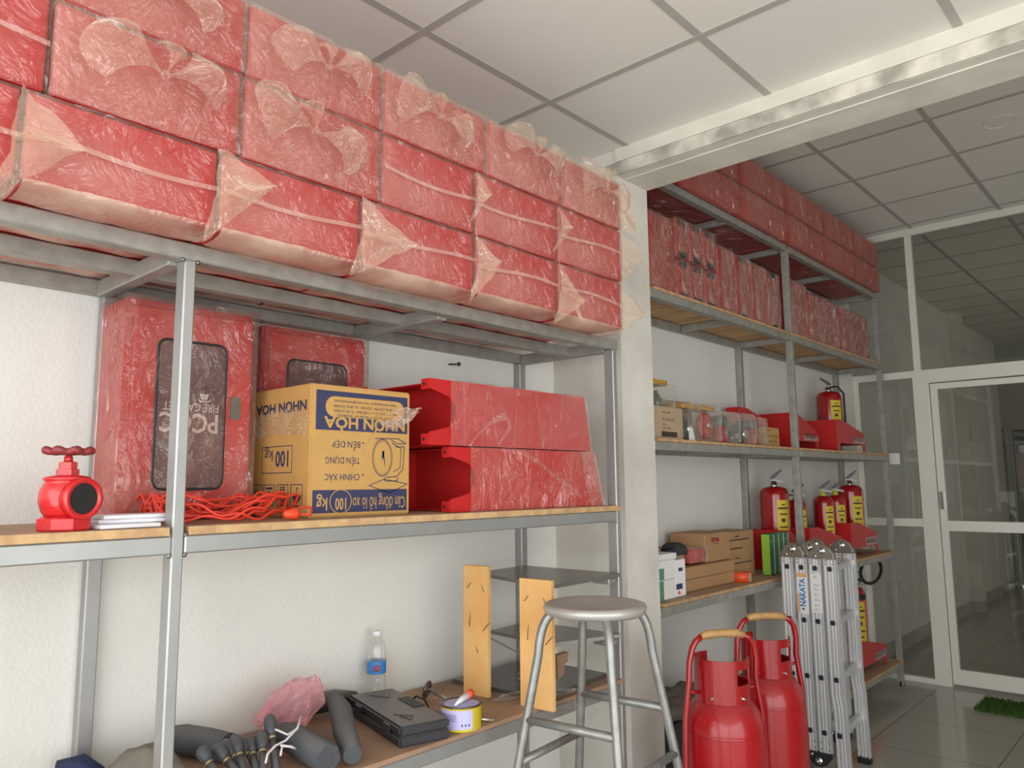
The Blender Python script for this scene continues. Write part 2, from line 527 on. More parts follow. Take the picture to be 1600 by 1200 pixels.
# glazed partition
YD = 6.01
struct('trim_7', box(0, 4.4, YD-.03, YD+.03, 3.2, 3.25), ALU)
struct('trim_8', box(0, .085, YD-.06, YD+.03, 0, 3.2), PILLAR)
w1 = sthing('window_1', (.3, YD, 2.19))
MB().box(.515, .56, YD-.025, YD+.025, 2.19, 3.2).build('frame', ALU, w1)
box(.085, .515, YD-.004, YD+.004, 2.19, 3.2).build('pane', GLASS, w1)
w2 = sthing('window_2', (2.4, YD, 2.19))
MB().box(2.0, 2.045, YD-.025, YD+.025, 2.19, 3.2).box(3.3, 3.345, YD-.025, YD+.025, 2.19, 3.2).build('frame', ALU, w2)
MB().box(.56, 2.0, YD-.004, YD+.004, 2.19, 3.2).box(2.045, 3.3, YD-.004, YD+.004, 2.19, 3.2).box(3.345, 4.4, YD-.004, YD+.004, 2.19, 3.2).build('pane', GLASS, w2)
w3 = sthing('window_3', (.3, YD, 0))
MB().box(.085, .12, YD-.025, YD+.025, 0, 2.14).box(.12, .5, YD-.025, YD+.025, 0, .035).box(.12, .5, YD-.025, YD+.025, 1.075, 1.13)\
    .box(.085, .5, YD-.028, YD+.028, 2.14, 2.19).box(.5, .605, YD-.03, YD+.03, 0, 2.19).build('frame', ALU, w3)
MB().box(.12, .5, YD-.004, YD+.004, .035, 1.075).box(.12, .5, YD-.004, YD+.004, 1.13, 2.14).build('pane', GLASS, w3)
box(.30, .37, YD-.009, YD-.005, 1.52, 1.60).build('paper_note', WHITE, w3)
d1 = sthing('door_1', (1.2, YD, 0))
MB().box(.605, 4.4, YD-.03, YD+.03, 2.095, 2.19).build('transom', ALU, d1)
MB().box(.61, .655, YD-.02, YD+.02, .02, 2.085).box(.655, 1.75, YD-.02, YD+.02, .02, .12).box(.655, 1.75, YD-.02, YD+.02, 1.05, 1.12)\
    .box(.655, 1.75, YD-.02, YD+.02, 2.045, 2.085).box(1.75, 1.80, YD-.02, YD+.02, .02, 2.085).build('door_leaf', ALU, d1)
MB().box(.655, 1.75, YD-.004, YD+.004, .12, 1.05).box(.655, 1.75, YD-.004, YD+.004, 1.12, 2.045).build('pane', GLASS, d1)
box(1.8, 4.4, YD-.02, YD+.02, 0, 2.095).build('side_frame', ALU, d1)
box(.625, .645, YD-.05, YD-.02, 1.2, 1.32).build('door_handle', CHROME, d1)

# ---------------------------------------------------------------- steel racks
def rack_part(root, name, x0, x1, y0, y1, z0, z1, m=None, b=.003):
    return box(x0, x1, y0, y1, z0, z1, b).build(name, m or STEEL, root)

rk = thing('storage_rack', 'near grey square-tube storage rack against the left wall, under the big wrapped red cases', 'rack', (.25, .7, 0))
X1 = .486
for y in (-.93, .644, 2.214):
    rack_part(rk, 'post', X1-.04, X1, y, y+.025, 0, 1.885)
    rack_part(rk, 'post', 0.003, .035, y, y+.035, 0, 1.885)
for x0, x1 in ((X1-.04, X1), (.24, .28), (.003, .04)):
    rack_part(rk, 'top_beam', x0, x1, -.93, 2.25, 1.885, 1.922, STEEL_OLD)
for y in (-.93, .625, 1.40, 2.21):
    rack_part(rk, 'crossbar', .04, X1-.04, y, y+.035, 1.878, 1.918, STEEL_OLD)
for z in (1.27, .687):
    for y0, y1 in ((-.905, .643), (.670, 2.213)):
        rack_part(rk, 'shelf_beam', X1-.036, X1+.002, y0, y1, z, z+.037)
        rack_part(rk, 'back_beam', .003, .035, y0+.01, y1-.01, z, z+.037)
    for y in (-.93, .648, 2.218):
        rack_part(rk, 'crossbar', .036, X1-.04, y, y+.022, z, z+.036)
for (y0, y1) in ((-.9, .638), (.678, 2.235)):
    pb = MB().bbox(.0425, X1+.004, y0, y1, 1.3075, 1.325, .001)
    pb.build('shelf_board', PLY, rk)
    pb = MB().bbox(.0425, X1+.004, y0, y1, .7245, .737, .001)
    pb.build('shelf_board', PLYB, rk)
for y in (.64, .672, 2.21):
    for z in (1.268, 1.308, 1.883, .685, .725):
        MB().lathe([(0, -.004), (.006, 0), (0, .004)], 6, (X1-.001, y, z), 'x').build('weld_spot', EDGE, rk)
ZS = 1.3255   # top of the middle shelf
ZL = .7375    # top of the low shelf

# small ledges and wires at the right end of the near rack
def slab(pts, t, name, m, label, cat, group=None):
    return centred(MB().prism([Vector(p) for p in pts], (0, 0, -t)), name, m, label, cat, group)
slab([(.07, 1.93, 1.092), (.06, 2.205, 1.092), (.495, 2.212, 1.093), (.47, 1.86, 1.085)], .012, 'ledge_plate', GREYSHEET,
     'upper thin grey ledge plate at the right of the near rack behind the pine boards', 'plate')
slab([(.10, 1.97, .888), (.08, 2.205, .886), (.495, 2.212, .888), (.36, 2.0, .872)], .012, 'ledge_plate', GREYSHEET,
     'middle thin grey ledge plate with a ragged corner, behind the stool seat', 'plate')
slab([(.08, 1.80, ZL+.0125), (.08, 2.205, ZL+.0125), (.43, 2.205, ZL+.0125), (.46, 1.83, ZL+.0125)], .012, 'board_sheet', DKSHEET,
     'dark glossy sheet lying on the low shelf behind the pine boards', 'sheet')
for nm, y, z in (('angle_bracket', 2.16, 1.070), ('angle_bracket', 2.16, .864)):
    bm_ = MB().bbox(X1-.075, X1-.003, y-.0, y+.05, z-.012, z+.008, .002)
    bm_.lathe([(.005, 0), (.005, .004), (0, .005)], 10, (X1-.003, y+.025, z-.002), 'x')
    centred(bm_, nm, STEEL, 'small bolted steel bracket under the %s grey ledge plate' % ('upper' if z > 1 else 'middle'), 'bracket')
wr = MB()
wr.tube([(.12, 1.93, .875), (.2, 1.90, .872), (.33, 1.86, .860), (.40, 1.83, .845)], .0025, 6)
for k in range(4):
    a = k*1.3
    wr.tube([(.40, 1.83, .845), (.41+.012*math.cos(a), 1.80+.015*math.sin(a), .832-.01*k), (.395+.02*math.sin(a), 1.79, .818-.006*k), (.402, 1.805+.008*k, .805-.008*k)], .003, 6)
centred(wr, 'twisted_wire', INOX, 'thin wire with a twisted knot hanging under the middle ledge plate', 'wire')
MBp = MB()
MBp.prism([(.44, 1.90, .862), (.44, 1.96, .864), (.44, 1.955, .835), (.44, 1.94, .83), (.44, 1.935, .80), (.44, 1.905, .79)], (.02, 0, 0))
centred(MBp, 'wood_offcut', PLYB, 'small broken brown wood offcut wedged under the middle ledge plate', 'offcut')

# two pine boards standing in front of the ledges
def pine(y, x0, x1, z1, lab):
    ang = 0
    m = MB()
    a = Vector((x0, y, 0)); b = Vector((x1, y+.01, 0))
    n = Vector((-(b-a).y, (b-a).x, 0)).normalized()*.014
    m.prism([(a.x, a.y, ZL+.0005), (b.x, b.y, ZL+.0005), (b.x, b.y, z1), (a.x, a.y, z1)], n)
    t = thing('pine_board', lab, 'board', ((x0+x1)/2, y, ZL))
    m.build('board', PINE, t)
    k = MB()
    for (u, v, l, s) in ((.25, .52, .05, .5), (.8, .5, .03, -.9), (.15, .82, .02, -.6), (.85, .8, .03, 1.2), (.6, .33, .02, 1.1)):
        p = a.lerp(b, u); z = ZL+(z1-ZL)*v
        d = (b-a).normalized()
        q = p-n.normalized()*.0012
        k.tube([(q.x, q.y, z), (q.x+d.x*l*.5*math.cos(1+s), q.y, z+l*.5), (q.x+d.x*l*.9*math.cos(1+s), q.y+d.y*l*.5, z+l*.9)], .0011, 5)
    k.build('knife_mark', PRINTDK, t)
    return t
pine(1.735, .205, .305, 1.142, 'left upright pine board standing on the low shelf, beside the paint tin')
pine(1.752, .435, .555, 1.115, 'right upright pine board standing on the low shelf edge, behind the stool leg')

# ---------------------------------------------------------------- the wrapped red cases
def crumple_box(x0, x1, y0, y1, z0, z1, amp, seed, n=(6, 10, 8), faces='all', sc=9.):
    """the outside of a bag drawn over a box"""
    bm = bmesh.new()
    bmesh.ops.create_cube(bm, size=1)
    bmesh.ops.subdivide_edges(bm, edges=list(bm.edges), cuts=9, use_grid_fill=True)
    c = Vector(((x0+x1)/2, (y0+y1)/2, (z0+z1)/2))
    s = Vector((x1-x0, y1-y0, z1-z0))
    for q in bm.verts:
        p = Vector((q.co.x*s.x, q.co.y*s.y, q.co.z*s.z))
        d = q.co.normalized()
        k = amp*(.45+.9*abs(nz(p, sc, seed))+.5*nz(p, sc*3, seed+4))
        q.co = c+p+Vector((d.x, d.y, d.z))*k
        q.co.z = max(q.co.z, z0)
        q.co.x = max(q.co.x, x0)
    return MB().bm(bm, True)

def flap(y, zt, zb, ya, za, xf, seed, lift=.045, sag=0.):
    """the folded triangular end of a bag, standing off the front of the case"""
    m = MB()
    A, B, C = Vector((xf+.006, y, zt)), Vector((xf+.006, y-.03, zb)), Vector((xf+lift, ya, za))
    def fn(u, v):
        p = A.lerp(B, v)
        q = p.lerp(C, u)
        k = math.sin(PI*min(1, u*1.02))*.5+.5*u
        q = q+Vector((.012*math.sin(v*9+seed)*k*(1-u*.6)+.02*math.sin(PI*v)*(1-u), .008*nz(q, 30, seed), sag*u*u+.012*nz(q, 24, seed+2)))
        return q
    m.grid(fn, 9, 12)
    def fn2(u, v):
        q = fn(u, .5)
        return q+Vector((.004+.002*v, 0, (v-.5)*.012*(1.2-u)))
    m.grid(fn2, 9, 2)
    return m

def bow(cy, cz, xf, y0, y1, z0, z1, seed):
    """bag mouth tied in the middle of the face: pleats running to the knot plus big loose lobes"""
    r = random.Random(seed)
    m = MB()
    K = Vector((xf+.030, cy, cz))
    def edge(th):
        dy, dz = math.cos(th), math.sin(th)
        t = 9
        if dy > 1e-6: t = min(t, (y1-cy)/dy)
        if dy < -1e-6: t = min(t, (y0-cy)/dy)
        if dz > 1e-6: t = min(t, (z1-cz)/dz)
        if dz < -1e-6: t = min(t, (z0-cz)/dz)
        return t
    ph = r.random()*6
    def fn(u, v):
        th = 2*PI*u
        R = edge(th)
        rho = .02+.98*v
        d = R*rho
        out = .028*(1-rho)**2.2+.001
        # pleats gather mostly below and beside the knot
        g = .35+.65*max(0, -math.sin(th))+.3*abs(math.cos(th))
        fold = g*(abs(math.sin(13*th+ph+1.1*math.sin(3*th+ph)))**2.2)*.012*math.sin(PI*min(1, rho*1.02))*(1-.65*rho)
        fold += .005*nz((d*math.cos(th), d*math.sin(th), 0), 22, seed)*rho
        return Vector((xf+out+fold, cy+d*math.cos(th), cz+d*math.sin(th)))
    m.grid(fn, 120, 12)
    # loose lobes of the bag mouth: wide on the left and right, their rims rolled
    lobes = []
    for k, (phi, L, wd) in enumerate(((PI-.35+r.uniform(-.25, .25), r.uniform(.13, .155), .72), (.05+r.uniform(-.35, .35), r.uniform(.12, .145), .68),
                                      (PI/2+r.uniform(-.4, .4), r.uniform(.06, .09), .5))):
        cr = r.uniform(0, 6)
        def fr(u, v, phi=phi, L=L, wd=wd, cr=cr):
            w_ = (v-.5)*2
            a = phi+w_*wd*(.25+.75*u)
            d = L*u*(1-.22*w_*w_+.06*math.sin(5*v+cr))
            x = K.x+.002+.030*math.sin(min(1, u)*2.6)*(1-.5*w_*w_)+.010*u*math.sin(3*w_+cr)+.006*nz((d*math.cos(a), d*math.sin(a), 0), 34, seed+k)
            if u > .88:
                x -= .12*(u-.88)
            return Vector((x, cy+d*math.cos(a), cz+d*math.sin(a)*.9))
        lobes.append(MB().grid(fr, 12, 20))
    m.lathe([(.001, -.012), (.008, -.008), (.009, .004), (.004, .012)], 12, (K.x+.003, K.y, K.z), 'x')
    return m, lobes

XF = .6
def bar(y):      # film rests on the crossbars, sags between them
    return min([1]+[max(0, (abs(y-c-.017)-.024)/.03) for c in (-.93, .625, 1.40, 2.21)])
rows = [(1.924, 2.090, [-.41, -.055, .302, .656, 1.012, 1.397, 1.760, 2.112]),
        (2.094, 2.276, [-.38, -.02, .336, .700, 1.071, 1.398, 1.763, 2.118]),
        (2.280, 2.450, [-.38, -.02, .334, .705, 1.071, 1.445, 1.790, 2.120])]
RN = ['bottom row', 'middle row', 'top row']
ordn = {2: 'first', 3: 'second', 4: 'third', 5: 'fourth', 6: 'fifth', 7: 'sixth'}
bows = {(1, 2): (.521, 2.19), (1, 3): (.855, 2.192), (2, 2): (.51, 2.36), (2, 3): (.885, 2.358), (2, 4): (1.232, 2.364),
        (2, 5): (1.62, 2.385), (2, 6): (1.98, 2.378)}
extra = {0: 'with a folded plastic point at its right end', 1: 'with a tape crease across its front', 2: 'with its bag tied on the front'}
for r_, (z0, z1, ys) in enumerate(rows):
    for k in range(7):
        y0, y1 = ys[k]+.004, ys[k+1]-.004
        if k < 1 and r_ > 0:
            continue
        place = {0: 'farthest left', 1: 'left edge'}.get(k, ordn.get(k, ''))
        if k == 6:
            pos = 'next to the white pillar'
        elif k == 0:
            pos = 'out at the far left end'
        elif k == 1:
            pos = 'cut by the left picture edge'
        else:
            pos = '%s whole one from the left' % ordn[k]
        if (r_, k) in bows:
            ex = 'tied in a rosette'
        elif r_ == 0:
            ex = 'pointed flap at right'
        else:
            ex = 'flat crease across'
        t = thing('wrapped_red_case', 'wrapped red case, %s, %s, %s' % (RN[r_], ex, pos),
                  'case', ((.05+XF)/2, (y0+y1)/2, z0), 0, 'wrapped red cases on top of the near rack')
        MB().bbox(.05, XF, y0+.002, y1-.002, z0+.002, z1-.002, .004).build('case', REDBOX, t)
        crumple_box(.048, XF+.001, y0, y1, z0+.003, z1-.001, .004, r_*10+k).build('plastic_wrap', FILM, t)
        if (r_, k) in bows:
            cy, cz = bows[(r_, k)]
            sheet, lobes = bow(cy, cz, XF+.008, y0, y1, z0, z1, r_*7+k*3+1)
            gw = sheet.build('gathered_wrap', FILM_BOW, t)
            for lb_ in lobes:
                lb_.build('loose_film_end', FILM_LOBE, gw)
        else:
            zc = (z0+z1)/2+.006
            sd = r_*5+k
            MB().grid(lambda u, v: Vector((XF+.010+.0015*math.sin(v*PI), y0+(y1-y0)*u, zc+(v-.5)*.010+.008*math.sin(u*PI*1.3+sd)-.004)), 14, 2)\
                .build('tape_crease', CREASE, t)
        if r_ == 0:
            sg = .016+.006*math.sin(k*2.1)
            MB().grid(lambda u, v: Vector((XF+.010-.085*v*v, y0+(y1-y0)*u, z0+.006-(sg*math.sin(PI*(.15+.7*u))**.7+.012)*math.sin(v*PI*.62)+.003*nz((u*6, v*3, 0), 2, k))), 20, 8)\
                .build('wrap_fold', FILM_SKIRT, t)
            for xa, xb in ((.055, .225), (.295, .435)):
                MB().grid(lambda u, v: Vector((xa+(xb-xa)*v, y0+(y1-y0)*u, z0-.004-.020*math.sin(PI*v)*(.5+.5*abs(math.sin(u*7+k)))*bar(y0+(y1-y0)*u)+.002)), 24, 6)\
                    .build('wrap_sag', FILM_SKIRT, t)
            ya = {0: .03, 1: .385, 2: .75, 3: 1.14, 4: 1.45, 5: 1.83}.get(k)
            if ya:
                flap(ys[k+1]-.008, z1+.004, z0-.040, ya, {1: 1.992, 2: 2.03, 3: 1.99, 4: 2.012, 5: 1.965}.get(k, 2.0), XF+.006, k, .05).build('wrap_flap', FILM_FLAP, t)
            if k == 5:
                MB().grid(lambda u, v: Vector((XF+.05+.006*math.sin(9*u), 1.785+.022*v+.01*u, 1.98-.075*u+.006*math.sin(7*v+5*u))), 8, 4).build('torn_strip', FILM_FLAP, t)
        if r_ == 1 and k in (4, 5):
            flap(ys[k+1]-.006, z1-.002, z0+.01, {4: ys[5]+.035, 5: ys[6]+.035}[k], z1-.07, XF+.004, k+4, .03).build('wrap_flap', FILM_FLAP, t)
        if k == 6:       # bag ends that stick out past the pillar side
            zt, zb = z1-.006, z0-.015
            za = {0: 1.985, 1: 2.190, 2: 2.285}[r_]
            ya = {0: 2.225, 1: 2.235, 2: 2.19}[r_]
            def fe(u, v, zt=zt, zb=zb, za=za, ya=ya, y1=y1, sd=r_):
                p = Vector((XF+.004, y1, zt)).lerp(Vector((XF-.01, y1, zb)), v)
                q = p.lerp(Vector((XF+.02, ya, za)), u)
                return q+Vector((.016*math.sin(v*11+sd)*math.sin(PI*u)+.012*nz(q, 20, sd), 0, .01*nz(q, 25, sd+3)))
            MB().grid(fe, 10, 14).build('wrap_flap', FILM_FLAP, t)

# ---------------------------------------------------------------- fire cabinets (upside down)
def cabinet(y0, y1, lab, letters, x0=.05, x1=.20, z1=1.853):
    z0 = ZS+.012
    t = thing('fire_cabinet', lab, 'cabinet', ((x0+x1)/2, (y0+y1)/2, ZS), 0, 'wrapped fire cabinets on the middle shelf')
    MB().bbox(x0, x1, y0+.004, y1-.004, z0, z1, .006, 2).build('cabinet_body', REDBOX, t)
    dr = MB().bbox(x1+.0005, x1+.014, y0+.020, y1-.014, z0+.012, z1-.018, .004).build('door', REDBOX, t)
    wy0, wy1, wz0, wz1, r = y0+.075, y1-.087, 1.40, z1-.093, .022
    pts = []
    for cy, cz, a0 in ((wy1-r, wz1-r, 0), (wy0+r, wz1-r, 90), (wy0+r, wz0+r, 180), (wy1-r, wz0+r, 270)):
        for a in range(0, 91, 15):
            th = math.radians(a0+a)
            pts.append((cy+r*math.cos(th), cz+r*math.sin(th)))
    gk = MB(); gk.tube([(x1+.0165, a, b) for a, b in pts], .0035, 6, closed=True); gk.build('window_gasket', BLACK, dr)
    MB().prism([(x1+.0145, a, b) for a, b in pts], (.0012, 0, 0)).build('window_pane', DARKGLASS, dr)
    if letters:
        xx = x1+.0163
        CT = (.866, 1.583, .146, 1.609)
        tx = MB()
        uy = (0, 0, -1)
        # upside-down lettering: starts at the right and runs to the left
        tx.text('PCCC', .048, (xx, CT[0], CT[1]), (0, -1, 0), uy, width=CT[2], bold=.02)
        tx.text('FIRE CABINET', .021, (xx, CT[0], CT[3]), (0, -1, 0), uy, width=CT[2]*.95, bold=.012)
        # cup-like emblem and a second mark, upside down
        tx.poly([(xx, .840, 1.634), (xx, .816, 1.634), (xx, .821, 1.619), (xx, .835, 1.619)])
        tx.poly([(xx, .845, 1.621), (xx, .840, 1.613), (xx, .816, 1.613), (xx, .811, 1.621), (xx, .817, 1.617), (xx, .839, 1.617)])
        tx.poly([(xx, wy0+.052, 1.634), (xx, wy0+.036, 1.636), (xx, wy0+.040, 1.628), (xx, wy0+.036, 1.618), (xx, wy0+.052, 1.616)])
        tx.build('lettering', PRINTW, dr)
    box(x1+.014, x1+.018, y1-.071, y1-.045, 1.575, 1.632).build('lock_plate', GREYLABEL, dr)
    w_ = crumple_box(x0-.003, x1+.016, y0+.001, y1-.003, z0-.006, z1+.005, .004, y0*9, sc=6)
    w_.build('plastic_wrap', FILM, t)
    cr = MB()
    rr = random.Random(int(y0*100))
    cr.grid(lambda u, v: Vector((x1+.024+.004*math.sin(u*37), y0+.004+.010*v+.006*nz((u, v, 0), 9, y0), z0+(z1-z0)*(.02+.96*u))), 40, 3)
    for i in range(5):
        ya = y0+.03+rr.random()*(y1-y0-.06); za = z0+.05+rr.random()*.35
        cr.grid(lambda u, v: Vector((x1+.021+.003*v, ya+.03*u+.004*v, max(z0+.004, za+.09*u-.16*u*(i % 2)))), 6, 2)
    cr.build('wrap_crease', FILM_BOW, t)
    return t
cabinet(.635, .969, 'upside-down wrapped red fire cabinet with dark window and pale lettering, behind the rack post', True)
cabinet(1.045, 1.408, 'wrapped red fire cabinet without visible lettering, half hidden behind the cardboard scale box', False, .012, .098, 1.861)

# ---------------------------------------------------------------- cardboard scale box (printed upside down)
cy0, cy1, cx0, cx1, cz1 = 1.008, 1.328, .13, .412, 1.660
t = thing('cardboard_box', 'yellow-brown cardboard box with navy upside-down printing, on the middle shelf', 'box', (.27, 1.17, ZS))
MB().bbox(cx0, cx1, cy0, cy1, ZS+.0005, cz1, .004, 2).build('carton', KRAFT, t)
nv = MB(); kr = MB()
fx = cx1+.0008
W = cy1-cy0
def FR(u, v):    # picture-wise coordinates on the front face, u right, v up from the bottom (0..1)
    return Vector((fx, cy0+W*u, ZS+(cz1-ZS)*v))
H = cz1-ZS
def prect(m, u0, u1, v0, v1, off=0.):
    m.poly([FR(u0, v0)+Vector((off, 0, 0)), FR(u1, v0)+Vector((off, 0, 0)), FR(u1, v1)+Vector((off, 0, 0)), FR(u0, v1)+Vector((off, 0, 0))])
UXf, UYf = Vector((0, -1, 0)), Vector((0, 0, -1))
prect(nv, .045, .965, .655, .955)                # top navy field
prect(nv, .03, .965, .035, .205)                 # bottom navy band
# oval with address, in carton colour
pts = []
for cu, a0 in ((.845, -90), (.215, 90)):
    for a in range(0, 181, 12):
        th = math.radians(a0+a)
        pts.append(FR(cu+.085*math.cos(th), .835+.080*math.sin(th))+Vector((.0004, 0, 0)))
kr.poly(pts)
for i, (dy_, dz_) in enumerate(((0, 0), (.0016, 0), (.0008, .0012), (0, .0016), (.0016, .0016))):
    kr.text('NHƠN HÒA', .028, FR(.93, .752)+Vector((.0005+.00012*i, dy_, dz_)), UXf, UYf, width=W*.81, bold=.010)
for i, s in enumerate(('SẢN XUẤT TẠI: CÔNG TY TNHH SẢN XUẤT CÂN NHƠN HÒA', 'ĐỊA CHỈ: QUỐC LỘ 13 - P. HIỆP BÌNH - TP. HỒ CHÍ MINH', 'ĐT: (84-8) 3726 9990 - 3726 8580 - Fax: (84-8) 3720 0904', 'Website: nhonhoascale.com.vn   Email: nhonhoa@nhonhoascale.com.vn')):
    nv.text(s, .0075, FR(.84 if i else .80, .78+.036*i)+Vector((.0009, 0, 0)), UXf, UYf, width=W*(.56 if i == 0 else .63))
kr.text('Cân đồng hồ lò xo', .032, FR(.945, .145)+Vector((.0005, 0, 0)), UXf, UYf, width=W*.54, bold=.0)
kr.text('100', .030, FR(.343, .142)+Vector((.0005, 0, 0)), UXf, UYf, width=W*.105, bold=.02)
kr.text('kg', .032, FR(.165, .145)+Vector((.0005, 0, 0)), UXf, UYf, width=W*.10, bold=.012)
def ring(m, c, ru, rv, wd, n=36, off=.0006):
    for i in range(n):
        a0, a1 = 2*PI*i/n, 2*PI*(i+1)/n
        ps = []
        for a, k in ((a0, 1), (a1, 1), (a1, 1-wd), (a0, 1-wd)):
            ps.append(FR(c[0]+ru*k*math.cos(a), c[1]+rv*k*math.sin(a))+Vector((off, 0, 0)))
        m.poly(ps)
ring(kr, (.29, .118), .105, .092, .07)
for s, v, wd_ in (('BỀN DẸP', .575, .27), ('TIỆN DỤNG', .452, .33), ('CHÍNH XÁC', .325, .335)):
    nv.text(s, .017, FR(.47, v), UXf, UYf, width=W*wd_, bold=.0)
prect(nv, .312, .328, .552, .557)     # bar of the barred D
for v in (.566, .318):
    prect(nv, .495, .508, v-.006, v+.006)
# the scale drawing
def stroke(m, pts_, wd=.004):
    for a, b in zip(pts_, pts_[1:]):
        A, B = FR(*a), FR(*b)
        d = (B-A).normalized()
        n_ = Vector((0, -d.z, d.y))*wd*.5*W
        m.poly([A-n_, B-n_, B+n_, A+n_])
ring(nv, (.70, .455), .105, .150, .05, off=.0)
ring(nv, (.70, .455), .092, .134, .025, off=.0)
nv.poly([FR(.695, .505), FR(.715, .505), FR(.732, .375)])
stroke(nv, [(.70, .45), (.712, .51)], .02)
stroke(nv, [(.79, .60), (.86, .57), (.955, .575), (.865, .612), (.62, .607)], .007)
stroke(nv, [(.80, .575), (.87, .545), (.935, .55), (.92, .36), (.85, .305), (.74, .30)], .007)
stroke(nv, [(.835, .55), (.90, .535), (.89, .375), (.82, .345)], .006)
stroke(nv, [(.72, .30), (.73, .27), (.86, .27), (.865, .30)], .007)
stroke(nv, [(.565, .235), (.72, .285), (.97, .245), (.78, .175), (.565, .235)], .006)
# left face (faces -y)
fy = cy0-.0008
D = cx1-cx0
def SD(u, v):    # u: 0 at the wall side, 1 at the front corner
    return Vector((cx0+D*u, fy, ZS+H*v))
def srect(m, u0, u1, v0, v1):
    m.poly([SD(u0, v0), SD(u1, v0), SD(u1, v1), SD(u0, v1)])
def sframe(u0, u1, v0, v1, wd=.006):
    srect(nv2, u0, u1, v0, v0+wd); srect(nv2, u0, u1, v1-wd, v1)
    srect(nv2, u0, u0+wd*1.2, v0, v1); srect(nv2, u1-wd*1.2, u1, v0, v1)
nv2 = MB()
UXs, UYs = Vector((-1, 0, 0)), Vector((0, 0, -1))
for i, (dx_, dz_) in enumerate(((0, 0), (.0014, 0), (0, .0014), (.0014, .0014))):
    nv2.text('NHƠN HÒA', .025, SD(.93, .875)+Vector((dx_, -.00012*i, dz_)), UXs, UYs, width=D*.86, bold=.010)
nv2.text('100', .042, SD(.66, .505), UXs, UYs, width=D*.22, bold=.02)
nv2.text('kg', .030, SD(.39, .515), UXs, UYs, width=D*.14)
sframe(.20, .72, .335, .545)
for u0 in (.04, .25, .48, .71):
    sframe(u0, u0+.19, .085, .25)
# umbrella, stack limit, arrows, handle marks (upside down)
nv2.poly([SD(.81+.065*math.cos(math.radians(180+a)), .165+.05*math.sin(math.radians(180+a))) for a in range(0, 181, 15)])
srect(nv2, .806, .814, .165, .225); srect(nv2, .814, .83, .218, .225)
nv2.text('6', .028, SD(.61, .165), UXs, UYs, width=D*.07)
for v in (.205, .222):
    srect(nv2, .53, .62, v, v+.010)
srect(nv2, .33, .36, .155, .20); nv2.poly([SD(.345, .105), SD(.39, .155), SD(.30, .155)]); srect(nv2, .285, .405, .212, .228)
nv2.poly([SD(.135, .115), SD(.17, .14), SD(.135, .165), SD(.10, .14)])
nv2.poly([SD(.08, .17), SD(.11, .17), SD(.12, .23)]); nv2.poly([SD(.19, .17), SD(.16, .17), SD(.15, .23)])
nv.build('printing', NAVY, t, label='navy printing on the front of the box')
kr.build('pale_printing', KRAFT, t, label='carton-coloured letters on the navy fields')
nv2.build('side_printing', NAVY, t)
# loose tape tail on the right edge, tape over the side
tp = MB()
def tf(u, v):
    p = Vector((cx1+.006, cy1-.11, 1.565)).lerp(Vector((cx1+.015, cy1+.022, 1.612)), u)
    return p+Vector((.010*math.sin(v*5+3*u), .0, (v-.5)*(.012+.04*math.sin(PI*min(1, u*1.1)))+.006*nz((u*3, v*3, 0), 2)))
tp.grid(tf, 16, 6)
tp.grid(lambda u, v: Vector((cx1+.004+.002*v, cy1-.115-.045*u, 1.563-.075*u+.006*v)), 6, 2)
tp.build('tape_tail', FILM_FLAP, t)
sh = MB()
sh.grid(lambda u, v: Vector((cx0+.01+(D-.02)*u, fy-.002+.0018*math.sin(31*v+9*u), ZS+H*(.60+.19*v)+.012*math.sin(3*u))), 24, 16)
sh.build('clear_tape', FILM_CLEAR, t)

